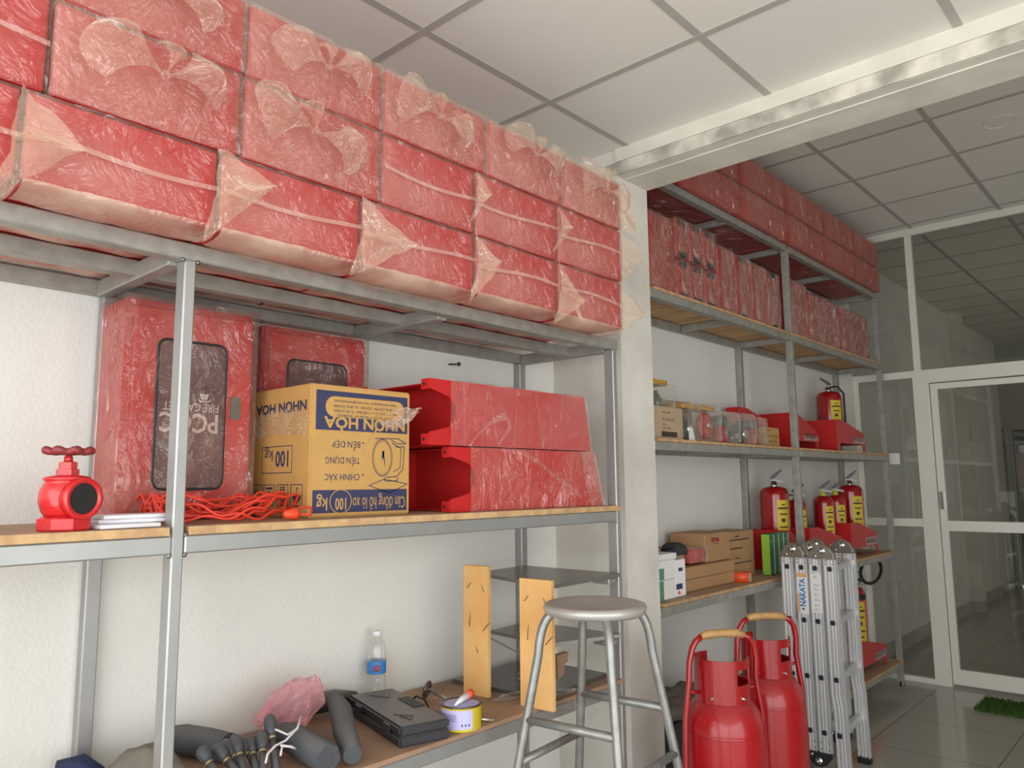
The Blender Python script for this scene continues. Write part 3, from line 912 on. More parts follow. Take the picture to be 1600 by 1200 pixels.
# ---------------------------------------------------------------- wrapped stands lying on the middle shelf
def lying_stand(y0, y1, z0, z1, skew, lab):
    """sheet-steel extinguisher stand lying on its side, feet to the left"""
    xa, xb = .13, .45
    t = thing('extinguisher_stand', lab, 'stand', ((xa+xb)/2, (y0+y1)/2, z0), 0, 'wrapped red stands lying on the middle shelf')
    h = z1-z0
    L = y1-y0
    fr = [(xb, y0, z0), (xb, y1+skew, z0), (xb, y1, z1), (xb, y0, z1), (xb, y0, z1-.028), (xb, y0+.075, z1-.048),
          (xb, y0+.10, z1-.075), (xb, y0+.10, z0+.085), (xb, y0+.075, z0+.052), (xb, y0, z0+.036)]
    MB().prism(fr, (-.004, 0, 0)).build('side_plate', RED, t)
    bk = [(xa, y, z) for _, y, z in fr]
    MB().prism(bk, (.004, 0, 0)).build('side_plate', RED, t)
    MB().box(xa+.004, xb-.004, y0+.06, y1, z1-.004, z1).build('panel', RED, t)
    MB().prism([(xa+.004, y0+.06, z0), (xb-.004, y0+.06, z0), (xb-.004, y1+skew, z0), (xa+.004, y1+skew, z0)], (0, 0, .004)).build('panel', RED, t)
    MB().prism([(xa+.004, y1+skew-.002, z0+.004), (xb-.004, y1+skew-.002, z0+.004), (xb-.004, y1-.002, z1-.004), (xa+.004, y1-.002, z1-.004)], (0, -.004, 0)).build('panel', RED, t)
    MB().box(xa+.004, xb-.004, y0+.14, y0+.144, z0+.004, z1-.004).build('panel', RED, t)
    for zz in (z0+.001, z1-.030):
        for x in (xb-.034, xa+.004):
            f_ = MB().box(x, x+.030, y0-.003, y0, zz, zz+.030).build('foot_tab', RED, t)
            MB().lathe([(0, 0), (.0045, 0), (.0045, -.001), (0, -.001)], 12, (x+.013, y0-.0035, zz+.015), 'y').build('bolt_hole', BLACK, f_)
    wl_ = MB()
    def wfn(u, v):
        y = y0+.075+(y1-y0-.07+skew*(1-v))*u
        return Vector((xb+.004+0.0012*abs(math.sin(u*43+2*math.sin(v*7)))+.003*nz((u, v, 0), 6, z0), y, z0-.001+(h+.002)*v))
    wl_.grid(wfn, 60, 8)
    if z0 > 1.45: wl_.grid(lambda u, v: Vector((xa+.02+(xb-xa-.015)*v, y0+.09+(y1-y0-.1)*u, z1+.003+.003*nz((u*5, v*3, 1), 3, z0))), 12, 8)
    wl_.build('plastic_wrap', FILM_CLEAR if z0 > 1.45 else FILM_DIM, t)
    tr = MB()
    for i in range(7):
        ya = y0+.10+(y1-y0-.22)*(i+.3)/7
        s_ = .02*math.sin(i*2.3)
        tr.grid(lambda u, v, ya=ya, s_=s_: Vector((xb+.009+.003*math.sin(v*3), ya+s_*u*2+.006*v, z0+h*(.03+.94*u))), 8, 2)
    if z0 > 1.45:
        K = Vector((xb+.02, y0+.29, z0+.08))
        tr.grid(lambda u, v: Vector((K.x+.008*math.sin(6*v), K.y-.16*u+.01*v, K.z+.03*v*(1-.7*u)-.075*u*u-.01*u)), 8, 6)
        tr.grid(lambda u, v: Vector((K.x+.006*math.sin(6*v), K.y-.01+.03*v*(1-u)+.02*math.sin(5*u), K.z+.01-.09*u)), 8, 4)
    else:
        tr.grid(lambda u, v: Vector((xb+.010+.004*math.sin(9*u), y0+.30+.30*u, z1-.01-.12*u-.03*u*u+.018*(v-.5))), 10, 4)
        tr.grid(lambda u, v: Vector((xb+.010+.004*math.sin(9*u+8*v), y1+skew*(1-u)-.09+.085*v, z0+h*u)), 10, 8)
    tr.build('wrap_crease', FILM_BOW, t)
    return t
lying_stand(1.447, 2.13, ZS+.001, 1.512, .055, 'lower of two wrapped red steel stands lying on the middle shelf')
lying_stand(1.367, 2.085, 1.516, 1.703, .035, 'upper of two wrapped red steel stands lying on the middle shelf')

# ---------------------------------------------------------------- hydrant valve
vx, vy = .430, .462
VS = .88
t = thing('hydrant_valve', 'red cast hydrant valve with handwheel, standing at the left of the middle shelf', 'valve', (vx, vy, ZS))
HX = MB().lathe([(.052, ZS+.0005), (.054, ZS+.004), (.054, ZS+.026), (.046, ZS+.030)], 8, (vx, vy, 0), smooth=False)
HX.build('hex_base', REDCAST, t)
bd = MB().lathe([(.038, ZS+.028), (.046, ZS+.040), (.053, ZS+.060), (.052, ZS+.085), (.045, ZS+.100), (.042, ZS+.106), (.046, ZS+.108), (.046, ZS+.114),
                 (.030, ZS+.118), (.021, ZS+.119)], 36, (vx, vy, 0))
bd.build('valve_body', REDCAST, t)
# outlet pointing to the camera side (+x, a little +y)
od = Vector((.93, -.05, .0)).normalized(); od = Vector((.86, .28, 0)).normalized()
O = Vector((vx, vy, ZS+.068))
Ra = Matrix((od, Vector((-od.y, od.x, 0)), Vector((0, 0, 1)))).transposed().to_4x4()
om = MB(); om.T = Matrix.Translation(O) @ Ra
om.lathe([(.040, .02), (.042, .046), (.044, .048), (.044, .060), (.040, .061), (.0335, .060), (.033, .050), (.029, .03)], 32, (0, 0, 0), 'x', cap=False)
om.build('outlet_ring', REDCAST, t)
ok = MB(); ok.T = om.T
ok.lathe([(.0330, .0565), (0, .0565)], 28, (0, 0, 0), 'x', cap=False)
ok.build('outlet_opening', BLACK, t)
bn = MB().lathe([(.023, ZS+.117), (.023, ZS+.131), (.018, ZS+.132)], 6, (vx, vy, 0), smooth=False)
bn.lathe([(.0185, ZS+.131), (.0185, ZS+.146), (.012, ZS+.148)], 6, (vx, vy, 0), smooth=False)
bn.lathe([(.009, ZS+.147), (.009, ZS+.158), (.006, ZS+.160), (.006, ZS+.176)], 14, (vx, vy, 0))
bn.build('bonnet', REDCAST, t)
hw = MB()
n_ = 64
hw.tube([(vx+(.042+.0035*math.cos(8*a*2*PI/n_))*math.cos(a*2*PI/n_), vy+(.042+.0035*math.cos(8*a*2*PI/n_))*math.sin(a*2*PI/n_), ZS+.170+.0022*math.cos(8*a*2*PI/n_)) for a in range(n_)],
        [.0075+.0015*math.cos(8*a*2*PI/n_) for a in range(n_)], 10, closed=True)
hw.lathe([(.012, ZS+.163), (.013, ZS+.172), (.006, ZS+.177), (0, ZS+.178)], 14, (vx, vy, 0))
for k in range(5):
    a = k*2*PI/5+.3
    hw.tube([(vx+.008*math.cos(a), vy+.008*math.sin(a), ZS+.167), (vx+.040*math.cos(a), vy+.040*math.sin(a), ZS+.169)], .0045, 8)
hw.build('handwheel', REDDARK, t)

t.scale = (VS, VS, VS)
# three thin white boards beside the valve
for i, (x, y, rz, z, lx, ly, lab) in enumerate((
        (.42, .566, .10, 0, .10, .12, 'lowest of the three thin white boards beside the red valve'),
        (.388, .590, -.05, 1, .09, .13, 'middle one of the three thin white boards beside the red valve'),
        (.390, .596, .08, 2, .085, .14, 'topmost thin white board in the little stack beside the red valve'))):
    m = MB(); m.T = Matrix.Translation((x, y, ZS+.0005+z*.0085)) @ Matrix.Rotation(rz, 4, 'Z')
    m.bbox(-lx/2, lx/2, -ly/2, ly/2, 0, .0080, .0015)
    centred(m, 'white_board', WHITEP, lab, 'board', 'white boards stacked beside the valve')

# orange extension cord
t = thing('extension_cord', 'tangled orange extension cord with plug, lying between the cabinet and cardboard box', 'cord', (.37, .80, ZS))
m = MB()
rr = random.Random(3)
pts = []
for i in range(1100):
    i = i*.27
    a = i*.19
    cx = .335+.035*math.sin(i*.05); cyy = .80+.035*math.sin(i*.031+1)
    rx = .085+.022*math.sin(i*.23+1); ry = .165+.045*math.sin(i*.11)
    x = min(.467, max(.235, cx+rx*math.cos(a)*.8))
    y = max(.665, min(.995, cyy+ry*math.sin(a)))
    z = ZS+.005+.044*(1+math.sin(i*.37+.8*math.sin(i*.1)))*.55+.012*math.sin(i*.9)**2
    pts.append((x, y, z))
m.tube(pts, .0032, 6)
m.tube([(.43, .93, ZS+.01), (.44, .97, ZS+.03), (.46, .985, ZS+.028), (.475, .975, ZS+.012), (.468, .95, ZS+.014)], .003, 6)
m.build('cord', ORANGE, t)
pm = MB(); pm.T = Matrix.Translation((.462, .93, ZS+.015)) @ Matrix.Rotation(.15, 4, 'Z')
pm.lathe([(.004, -.022), (.009, -.018), (.012, -.004), (.014, .006), (.014, .014), (.010, .015)], 14, (0, 0, 0), 'y')
pm.build('plug', ORPLUG, t)
pp = MB(); pp.T = pm.T
pp.tube([(.005, .014, 0), (.005, .036, 0)], .002, 6); pp.tube([(-.005, .014, 0), (-.005, .036, 0)], .002, 6)
pp.build('plug_pin', CHROME, t)

# nail in the wall
nl = MB().tube([(.003, 1.855, 1.845), (.045, 1.865, 1.842)], .003, 8).lathe([(.008, .045), (.008, .048), (0, .049)], 10, (0, 1.865, 1.842), 'x')
centred(nl, 'wall_nail', NAILM, 'rusty nail sticking out of the wall above the lying red stands', 'nail')

# ---------------------------------------------------------------- things on the low shelf
def blob(path, radii, name, m_, lab, cat, sq=.6, ns=.02, seed=1., n=16):
    m = MB()
    path = [Vector(p) for p in path]
    m.tube(path, radii, n)
    for i, p in enumerate(m.v):
        k = ns*nz(p, 14, seed)
        d = Vector((nz(p, 20, seed+5), nz(p, 20, seed+9), nz(p, 20, seed+2)))
        m.v[i] = p+d*ns
        if m.v[i].z < ZL+.001:
            m.v[i].z = ZL+.001
    return centred(m, name, m_, lab, cat)

# crumpled cloth
m = MB()
m.grid(lambda u, v: Vector((.13+.16*v, .63+.19*u, max(ZL+.001, ZL+.002+.088*abs(math.sin(PI*u))**.6*abs(math.sin(PI*v))**.7+.012*nz((u*4, v*4, 0), 1.4, 3)))), 20, 16)
centred(m, 'folded_cloth', FABRIC, 'crumpled grey-beige cloth on the low shelf, left of the rack post', 'cloth')
blob([(.05, .60, ZL+.04), (.09, .635, ZL+.045), (.11, .66, ZL+.025), (.12, .67, ZL+.012)], [.008, .028, .022, .006], 'navy_rag', NAVYCL, 'small navy rag at the left end of the low shelf', 'rag')
# foam roll
m = MB(); m.tube([(.05, .868, ZL+.038), (.08, .878, ZL+.038), (.15, .905, ZL+.037), (.22, .925, ZL+.036)], [.030, .036, .036, .034], 24)
centred(m, 'foam_roll', DKFAB, 'thick dark grey foam roll lying on the low shelf behind the rack post', 'roll')
# nozzles
NZ = [((.32, .807, .818), (.37, .818, .779)), ((.31, .847, .812), (.37, .864, .771)), ((.28, .885, .805), (.36, .888, .77)),
      ((.29, .903, .814), (.37, .882, .770)), ((.27, .932, .795), (.35, .922, .765)), ((.28, .950, .798), (.37, .912, .766)),
      ((.31, .962, .812), (.38, .926, .768)), ((.29, .992, .840), (.36, .966, .768))]
NZ = [(a, tuple(p+(q-p)*1.45 for p, q in zip(a, b))) for a, b in NZ]
labs = ['lowest, at the left end of the heap', 'second from the left in the heap', 'half hidden at the back of the heap', 'in the middle, round end up',
        'behind the middle of the heap', 'right of the middle, by the white string', 'in front, by the white string', 'highest, leaning beside the pink bag']
for (a, b), l_ in zip(NZ, labs):
    a, b = Vector(a), Vector(b)
    d = (b-a).normalized()
    L = (b-a).length
    zmin = ZL+.012
    if b.z < zmin: b.z = zmin
    t = thing('hose_nozzle', 'dark grey hose nozzle, %s on the low shelf' % l_, 'nozzle', ((a.x+b.x)/2, (a.y+b.y)/2, ZL), 0, 'hose nozzles heaped on the low shelf')
    q = lambda s: a.lerp(b, s)
    MB().tube([q(-.06), q(0), q(.05), q(.25), q(.33)], [.009, .014, .0155, .0135, .009], 16).build('nozzle_head', NOZ, t)
    MB().tube([q(.33), q(.36), q(.40)], [.0085, .0098, .0085], 14).build('collar', NOZBAND, t)
    MB().tube([q(.40), q(.6), q(1.0)], [.0075, .009, .0105], 14).build('nozzle_pipe', NOZ, t)
st = MB()
st.tube([(.345, 1.045, .845), (.37, 1.02, .828), (.375, .985, .808), (.38, .955, .805), (.39, .93, .795), (.40, .92, .78)], .0028, 6)
st.tube([(.385, .965, .805), (.40, .985, .80), (.395, 1.0, .79), (.38, .995, .795), (.385, .97, .80), (.405, .955, .79)], .0028, 6)
st.tube([(.30, .975, .825), (.33, .99, .822), (.36, 1.0, .815), (.37, 1.02, .826)], .0028, 6)
centred(st, 'white_string', CORDW, 'loop of white string tied around the heap of nozzles', 'string')
# dark bag / folded hose behind nozzles and the case-like sleeve
m = MB(); m.tube([(.245, 1.045, ZL+.048), (.27, 1.05, ZL+.046), (.32, 1.055, ZL+.042), (.47, 1.04, ZL+.036)], [.026, .036, .036, .034], 6)
centred(m, 'grey_sleeve', DKFAB, 'flat-sided grey foam sleeve lying on the low shelf under the pink bag', 'sleeve')
m = MB()
m.tube([(.195, 1.235, ZL+.098), (.21, 1.233, ZL+.090), (.27, 1.215, ZL+.068), (.36, 1.165, ZL+.044), (.475, 1.105, ZL+.030)], [.008, .020, .030, .029, .022], 14)
centred(m, 'grip_sleeve', DKFAB, 'dark grey rounded foam grip standing up between pink bag and toolbox', 'grip')
m = MB(); m.tube([(.04, 1.14, ZL+.03), (.06, 1.24, ZL+.040), (.075, 1.33, ZL+.040), (.08, 1.40, ZL+.03)], [.02, .030, .030, .022], 14)
centred(m, 'black_bag', BLACKP, 'black bag lying against the wall behind the toolbox', 'bag')
# pink plastic bag
m = MB()
def pk(u, v):
    th = 2*PI*u
    z = v
    r = .014+.070*math.sin(PI*min(1, .12+z*.80))**.8
    r *= 1+.18*math.sin(5*th+4*z)+.12*math.sin(9*th-7*z)
    p = Vector((.16+r*.75*math.cos(th)+.02*z, 1.118+r*.9*math.sin(th)+.055*z*z-.01, ZL+.008+.140*z))
    return p+Vector((nz(p, 30, 2), nz(p, 30, 7), nz(p, 30, 4)))*.010
m.grid(pk, 40, 16)
centred(m, 'pink_plastic_bag', FILM_PINK, 'crumpled translucent pink plastic bag on the low shelf', 'plastic bag')
# black tool case
ca, cb = Vector((.10, 1.36, 0)), Vector((.455, 1.265, 0))
ux = (cb-ca).normalized(); uy = Vector((-ux.y, ux.x, 0))
Tm = Matrix((ux, uy, Vector((0, 0, 1)))).transposed().to_4x4(); Tm.translation = Vector((ca.x, ca.y, ZL))
t = thing('tool_case', 'dusty black plastic tool case lying closed in the middle of the low shelf', 'tool case', (.30, 1.39, ZL))
m = MB(); m.T = Tm; m.bbox(0, .37, 0, .145, .0005, .026, .005, 2); m.build('case_bottom', BLACKP, t)
m = MB(); m.T = Tm; m.bbox(0, .37, 0, .145, .028, .052, .006, 2); lid = m.build('case_lid', BLACKP, t)
m = MB(); m.T = Tm
m.bbox(.12, .23, .105, .140, .0525, .054, .0008); m.build('handle_recess', BLACK, lid)
m = MB(); m.T = Tm
for x in (.07, .27):
    m.bbox(x, x+.04, -.005, .001, .012, .044, .0015)
m.build('latch', BLACKP, t)
m = MB(); m.T = Tm
m.tube([(.05, .05, .0535), (.10, .09, .0535), (.05, .11, .0535)], .001, 4)
m.tube([(.26, .03, .0535), (.30, .07, .0535), (.33, .05, .0535), (.28, .04, .0535)], .001, 4)
m.build('embossed_line', BLACK, lid)
# water bottle
bx, by = .055, 1.50
t = thing('water_bottle', 'clear plastic water bottle with blue label behind the tool case', 'bottle', (bx, by, ZL))
MB().lathe([(.024, ZL+.0005), (.029, ZL+.006), (.029, ZL+.07), (.027, ZL+.078), (.029, ZL+.086), (.029, ZL+.120), (.0305, ZL+.125), (.029, ZL+.155), (.022, ZL+.178), (.012, ZL+.192), (.0115, ZL+.197)], 28, (bx, by, 0)).build('bottle_body', BOTTLE, t)
MB().lathe([(.0297, ZL+.084), (.0297, ZL+.122)], 28, (bx, by, 0), cap=False).build('label_band', BLUE, t)
MB().lathe([(.0135, ZL+.196), (.0135, ZL+.210), (.012, ZL+.211)], 20, (bx, by, 0)).build('cap', WHITEP, t)
dv = Vector((.8, -.6, 0)).normalized(); pv = Vector((-dv.y, dv.x, 0))
m = MB(); cpt = Vector((bx, by, ZL+.102))+dv*.0305
for dx_, dz_, l_ in ((0, .006, .02), (0, -.004, .024)):
    m.tube([cpt+pv*(-l_/2)+V(0, 0, dz_-.004), cpt+V(0, 0, dz_+.003)+dv*.001, cpt+pv*(l_/2)+V(0, 0, dz_-.002)], .0022, 5)
m.tube([cpt+V(0, 0, -.010), cpt+V(0, 0, .011)], .003, 5)
m.build('label_mark', LABELRED, t)
# paint tin with a glue tube on top
px, py = .448, 1.490
t = thing('paint_tin', 'short round tin with lilac label and yellow side at the low shelf edge', 'tin', (px, py, ZL))
MB().lathe([(.054, ZL+.0005), (.056, ZL+.003), (.056, ZL+.060), (.0575, ZL+.063)], 36, (px, py, 0)).build('tin_body', CANYEL, t)
MB().lathe([(.0575, ZL+.062), (.059, ZL+.064), (.0575, ZL+.067), (.051, ZL+.066)], 36, (px, py, 0), cap=False).build('rim', CANRIM, t)
MB().lathe([(.0515, ZL+.0635), (0, ZL+.0635)], 36, (px, py, 0), cap=False).build('lid', LILAC, t)
m = MB()
a0, a1 = math.radians(-135), math.radians(-10)
m.grid(lambda u, v: Vector((px+.0566*math.cos(a0+(a1-a0)*u), py+.0566*math.sin(a0+(a1-a0)*u), ZL+.008+.050*v)), 20, 1)
lb = m.build('paper_label', LILAC, t)
m = MB()
for i in range(6):
    m.grid(lambda u, v: Vector((px+.0571*math.cos(a0+.15+(1.2 if i < 4 else .7)*u), py+.0571*math.sin(a0+.15+(1.2 if i < 4 else .7)*u), ZL+.046-.005*i+.0012*v)), 10, 1)
for i in range(3):
    aa = a1-.55+i*.17
    m.poly([(px+.0571*math.cos(aa+q), py+.0571*math.sin(aa+q), ZL+.020+zz) for q, zz in ((-.05, 0), (0, -.004), (.05, 0), (0, .004))])
m.build('label_print', NAVY, lb)
m = MB()
m.tube([(px+.018, py-.040, ZL+.070), (px+.006, py-.008, ZL+.0745), (px-.002, py+.025, ZL+.079)], [.0025, .0075, .0100], 12)
t = thing('glue_tube', 'small white glue tube with orange cap lying on the tin lid', 'tube', (px, py, ZL+.0635))
m.build('tube_body', WHITEP, t)
MB().tube([(px-.002, py+.025, ZL+.079), (px-.006, py+.045, ZL+.081)], [.0115, .0115], 14).build('cap', TAPE_OR, t)
# puller / lens tool on long rods
t = thing('suction_lifter', 'round clear disc tool on two long thin rods lying behind the tin', 'tool', (.20, 1.62, ZL))
m = MB(); m.T = Matrix.Translation((.175, 1.605, ZL+.032)) @ Matrix.Rotation(.5, 4, 'Z') @ Matrix.Rotation(.25, 4, 'Y')
m.lathe([(.020, -.006), (.026, -.004), (.028, 0), (.026, .004), (.018, .005)], 24, (0, 0, 0), 'x', cap=False)
m.lathe([(.006, -.012), (.006, .012)], 12, (0, 0, 0), 'x')
m.build('disc', CANRIM, t)
m = MB(); m.T = Matrix.Translation((.175, 1.605, ZL+.032)) @ Matrix.Rotation(.5, 4, 'Z') @ Matrix.Rotation(.25, 4, 'Y')
m.lathe([(.025, .001), (0, .003)], 24, (0, 0, 0), 'x', cap=False)
m.build('lens', LENS, t)
m = MB()
m.tube([(.185, 1.605, ZL+.036), (.37, 1.585, ZL+.012)], .0025, 6)
m.tube([(.182, 1.615, ZL+.022), (.37, 1.60, ZL+.006)], .0025, 6)
m.build('rod', CHROME, t)
m = MB(); m.tube([(.17, 1.535, ZL+.005), (.20, 1.54, ZL+.03), (.25, 1.53, ZL+.03), (.27, 1.53, ZL+.006), (.33, 1.52, ZL+.005), (.32, 1.49, ZL+.008), (.37, 1.475, ZL+.006)], .003, 6)
centred(m, 'black_cable', BLACK, 'short loop of black cable between the tool case and the tin', 'cable')
m = MB(); m.tube([(.425, 1.545, ZL+.006), (.478, 1.575, ZL+.006)], .0045, 10); m.tube([(.478, 1.575, ZL+.006), (.486, 1.580, ZL+.006)], .002, 8)
centred(m, 'metal_punch', CHROME, 'small shiny metal punch lying on the low shelf right of the tin', 'punch')
# plastic scraps near the pine boards
def scrap(c, s, lab, m_=None, seed=1, name='plastic_scrap', cat='plastic scrap', h=.5):
    m = MB()
    m.grid(lambda u, v: Vector((c[0]+s[0]*(u-.5), c[1]+s[1]*(v-.5)+.02*math.sin(5*u+seed), c[2]+s[2]*(.1+.9*math.sin(PI*u)*math.sin(PI*v))*(1+.5*nz((u*5, v*5, 0), 1.2, seed)))), 18, 14)
    for i, p in enumerate(m.v):
        m.v[i] = p+Vector((nz(p, 40, seed), nz(p, 40, seed+1), abs(nz(p, 40, seed+2))))*.008
    return centred(m, name, m_ or FILM_CLEAR, lab, cat)
scrap((.36, 1.80, ZL+.002), (.05, .12, .012), 'thin crumpled plastic strip lying behind the left pine board', seed=3)
scrap((.452, 1.90, ZL+.002), (.05, .16, .012), 'thin crumpled plastic strip at the shelf edge behind the stool legs', seed=5)
m = MB()
m.grid(lambda u, v: Vector((X1+.008+.012*math.sin(6*u+3*v), 1.93+.13*u, .735-.05*v*(1-.2*math.sin(4*u)))), 14, 8)
centred(m, 'hanging_plastic', FILM_CLEAR, 'crumpled clear plastic hanging over the low shelf front near the pillar', 'plastic scrap')
# heap under low shelf on the floor near the pillar
t = MB()
t.grid(lambda u, v: Vector((.42+.30*(u-.5), 2.36+.18*(v-.5), .002+.30*(math.sin(PI*u)*math.sin(PI*v))**.6*(1+.25*nz((u*4, v*4, 0), 1.1, 2)))), 20, 20)
centred(t, 'grey_plastic_bundle', FILM_FLAP, 'pale crumpled plastic bundle on the floor at the foot of the pillar', 'bundle')
t = MB()
t.grid(lambda u, v: Vector((.235+.36*(u-.5), 1.72+.36*(v-.5), .002+.44*(math.sin(PI*u)*math.sin(PI*v))**.35*(1+.1*nz((u*4, v*4, 0), 1.1, 8)))), 24, 24)
centred(t, 'burlap_sack', FABRIC, 'bulky beige sack on the floor under the low shelf, behind the stool', 'sack')

# ---------------------------------------------------------------- stool
SX, SY, ZT = .748, 1.716, 1.076
t = thing('steel_stool', 'tall round steel stool with four bent tube legs in front of the pillar', 'stool', (SX, SY, 0))
MB().lathe([(.120, ZT-.028), (.134, ZT-.030), (.142, ZT-.022), (.144, ZT-.012), (.140, ZT-.003), (.130, ZT), (.122, ZT-.004), (0, ZT-.006)], 56, (SX, SY, 0)).build('seat', INOX_SEAT, t)
rh = Vector((math.cos(YAW), math.sin(YAW), 0)); fh = Vector((-math.sin(YAW), math.cos(YAW), 0))
dirs = []
for k in range(4):
    a = math.radians(8+90*k)
    dirs.append(rh*math.cos(a)+fh*math.sin(a))
def legp(d, z):
    # straight below the bend
    R = .158+(ZT-.12-z)*.205
    return Vector((SX, SY, z))+d*R
for d in dirs:
    p0, p1, p2 = Vector((SX, SY, ZT-.021))+d*.100, Vector((SX, SY, ZT-.021))+d*.153, legp(d, ZT-.135)
    pts = [p0*(1-q)**2+p1*2*q*(1-q)+p2*q*q for q in (k_/8 for k_ in range(9))]
    pts += [legp(d, z) for z in (.88, .6, .3, .012)]
    MB().tube(pts, .0125, 14).build('leg', INOX, t)
    MB().lathe([(.016, .0005), (.016, .02), (.013, .022)], 12, tuple(legp(d, .0)*1)).build('foot_cap', BLACK, t)
for i, j, z in ((2, 3, .775), (0, 1, .785), (1, 2, .665), (3, 0, .665)):
    MB().tube([legp(dirs[i], z), legp(dirs[j], z)], .0115, 12).build('rung', INOX, t)

# ---------------------------------------------------------------- wheeled red cylinders
def trolley_cyl(cx, cy, lab, zs=1., rot=.5):
    R = .133
    t = thing('trolley_cylinder', lab, 'gas cylinder', (cx, cy, 0), 0, 'red trolley cylinders')
    z = lambda v: v*zs
    MB().lathe([(.105, z(.035)), (.125, z(.045)), (R, z(.07)), (R, z(.35)), (R, z(.575)), (.131, z(.60)), (.121, z(.632)), (.104, z(.660)), (.080, z(.680)), (.05, z(.69)), (.02, z(.695))], 48, (cx, cy, 0)).build('tank', REDDUST, t)
    MB().lathe([(R+.0008, z(.572)), (R+.002, z(.574)), (R+.0008, z(.577))], 48, (cx, cy, 0), cap=False).build('weld_seam', REDCYL, t)
    MB().lathe([(.095, .0005), (.100, .003), (.100, z(.035)), (.108, z(.04))], 36, (cx, cy, 0), cap=False).build('base_ring', REDCYL, t)
    # collar with cut-outs
    m = MB()
    n = 72
    Rc, zb, zt = .093, z(.672), z(.812)
    for rr_, flip in ((Rc, 0), (Rc-.004, 1)):
        pass
    cam_dir = math.atan2(CAM.y-cy, CAM.x-cx)
    def hole(a, k):      # a relative angle to the camera, k height 0..1
        a = (a+PI) % (2*PI)-PI
        if .60 < a < 1.25 and .42 < k < .80: return True        # hand hole on the right
        if 1.9 < a or a < -2.6: return k > .45                   # open back
        if -.55 < a < -.15 and k > 2: return True
        return False
    KZ = 14
    for i in range(n):
        for k in range(KZ):
            am = 2*PI*(i+.5)/n-cam_dir
            if hole(am, (k+.5)/KZ):
                continue
            a0, a1 = 2*PI*i/n, 2*PI*(i+1)/n
            z0_, z1_ = zb+(zt-zb)*k/KZ, zb+(zt-zb)*(k+1)/KZ
            vs = []
            for r2 in (Rc, Rc-.004):
                for a in (a0, a1):
                    for zz in (z0_, z1_):
                        vs.append((cx+r2*math.cos(a), cy+r2*math.sin(a), zz))
            m.add(vs, [(0, 2, 3, 1), (4, 5, 7, 6), (0, 1, 5, 4), (2, 6, 7, 3), (0, 4, 6, 2), (1, 3, 7, 5)])
    m.build('collar', REDCYL, t)
    m = MB()
    for da in (-.35, .75):
        a = cam_dir+da
        m.T = Matrix.Translation((cx+Rc*math.cos(a), cy+Rc*math.sin(a), zb+.02)) @ Matrix.Rotation(a, 4, 'Z')
        m.lathe([(.006, -.003), (.006, .004), (.003, .006), (.003, .012)], 8, (0, 0, 0), 'x')
    m.build('bolt', CHROME, t)
    MB().lathe([(.022, z(.69)), (.022, z(.73)), (.015, z(.735)), (.015, z(.77)), (.02, z(.775)), (.02, z(.785))], 16, (cx, cy, 0)).build('valve_stem', BLACK, t)
    # handle frame
    ah = YAW+rot
    hd = Vector((math.cos(ah), math.sin(ah), 0)); bk = Vector((-math.sin(YAW), math.cos(YAW), 0))
    O_ = Vector((cx, cy, 0))
    off = bk*-.01
    def hp(s, zz, o2=0.):
        return O_+off+hd*s+Vector((0, 0, zz))
    Lp = [hp(-.150, .06), hp(-.152, z(.45)), hp(-.146, z(.62)), hp(-.128, z(.74)), hp(-.124, z(.80)), hp(-.112, z(.845)), hp(-.098, z(.868)), hp(-.075, z(.882))]
    Rp = [hp(.150, .06), hp(.152, z(.45)), hp(.146, z(.62)), hp(.128, z(.74)), hp(.132, z(.80)), hp(.124, z(.845)), hp(.108, z(.868)), hp(.085, z(.880))]
    MB().tube(Lp, .0105, 12).build('handle_tube', REDCYL, t)
    MB().tube(Rp, .0105, 12).build('handle_tube', REDCYL, t)
    MB().tube([hp(-.078, z(.881)), hp(-.06, z(.887)), hp(0, z(.889)), hp(.06, z(.886)), hp(.088, z(.879))], [.012, .0145, .0135, .0145, .013], 12).build('taped_grip', TAN, t)
    for s in (-1, 1):
        MB().tube([O_+hd*s*.084+V(0, 0, z(.70)), hp(s*.140, z(.705))], .006, 8).build('bracket', REDCYL, t)
        MB().lathe([(.02, -.012), (.045, -.014), (.048, 0), (.045, .014), (.02, .012)], 24, tuple(O_+hd*s*.158+V(0, 0, .049)-hd*0), 'x').build('wheel', BLACK, t)
    return t
trolley_cyl(.745, 2.441, 'nearer red trolley cylinder with taped handle, right beside the stool', 1.0, .28)
trolley_cyl(.712, 2.865, 'farther red trolley cylinder with taped handle, behind the first and beside the ladder', 1.0, .25)

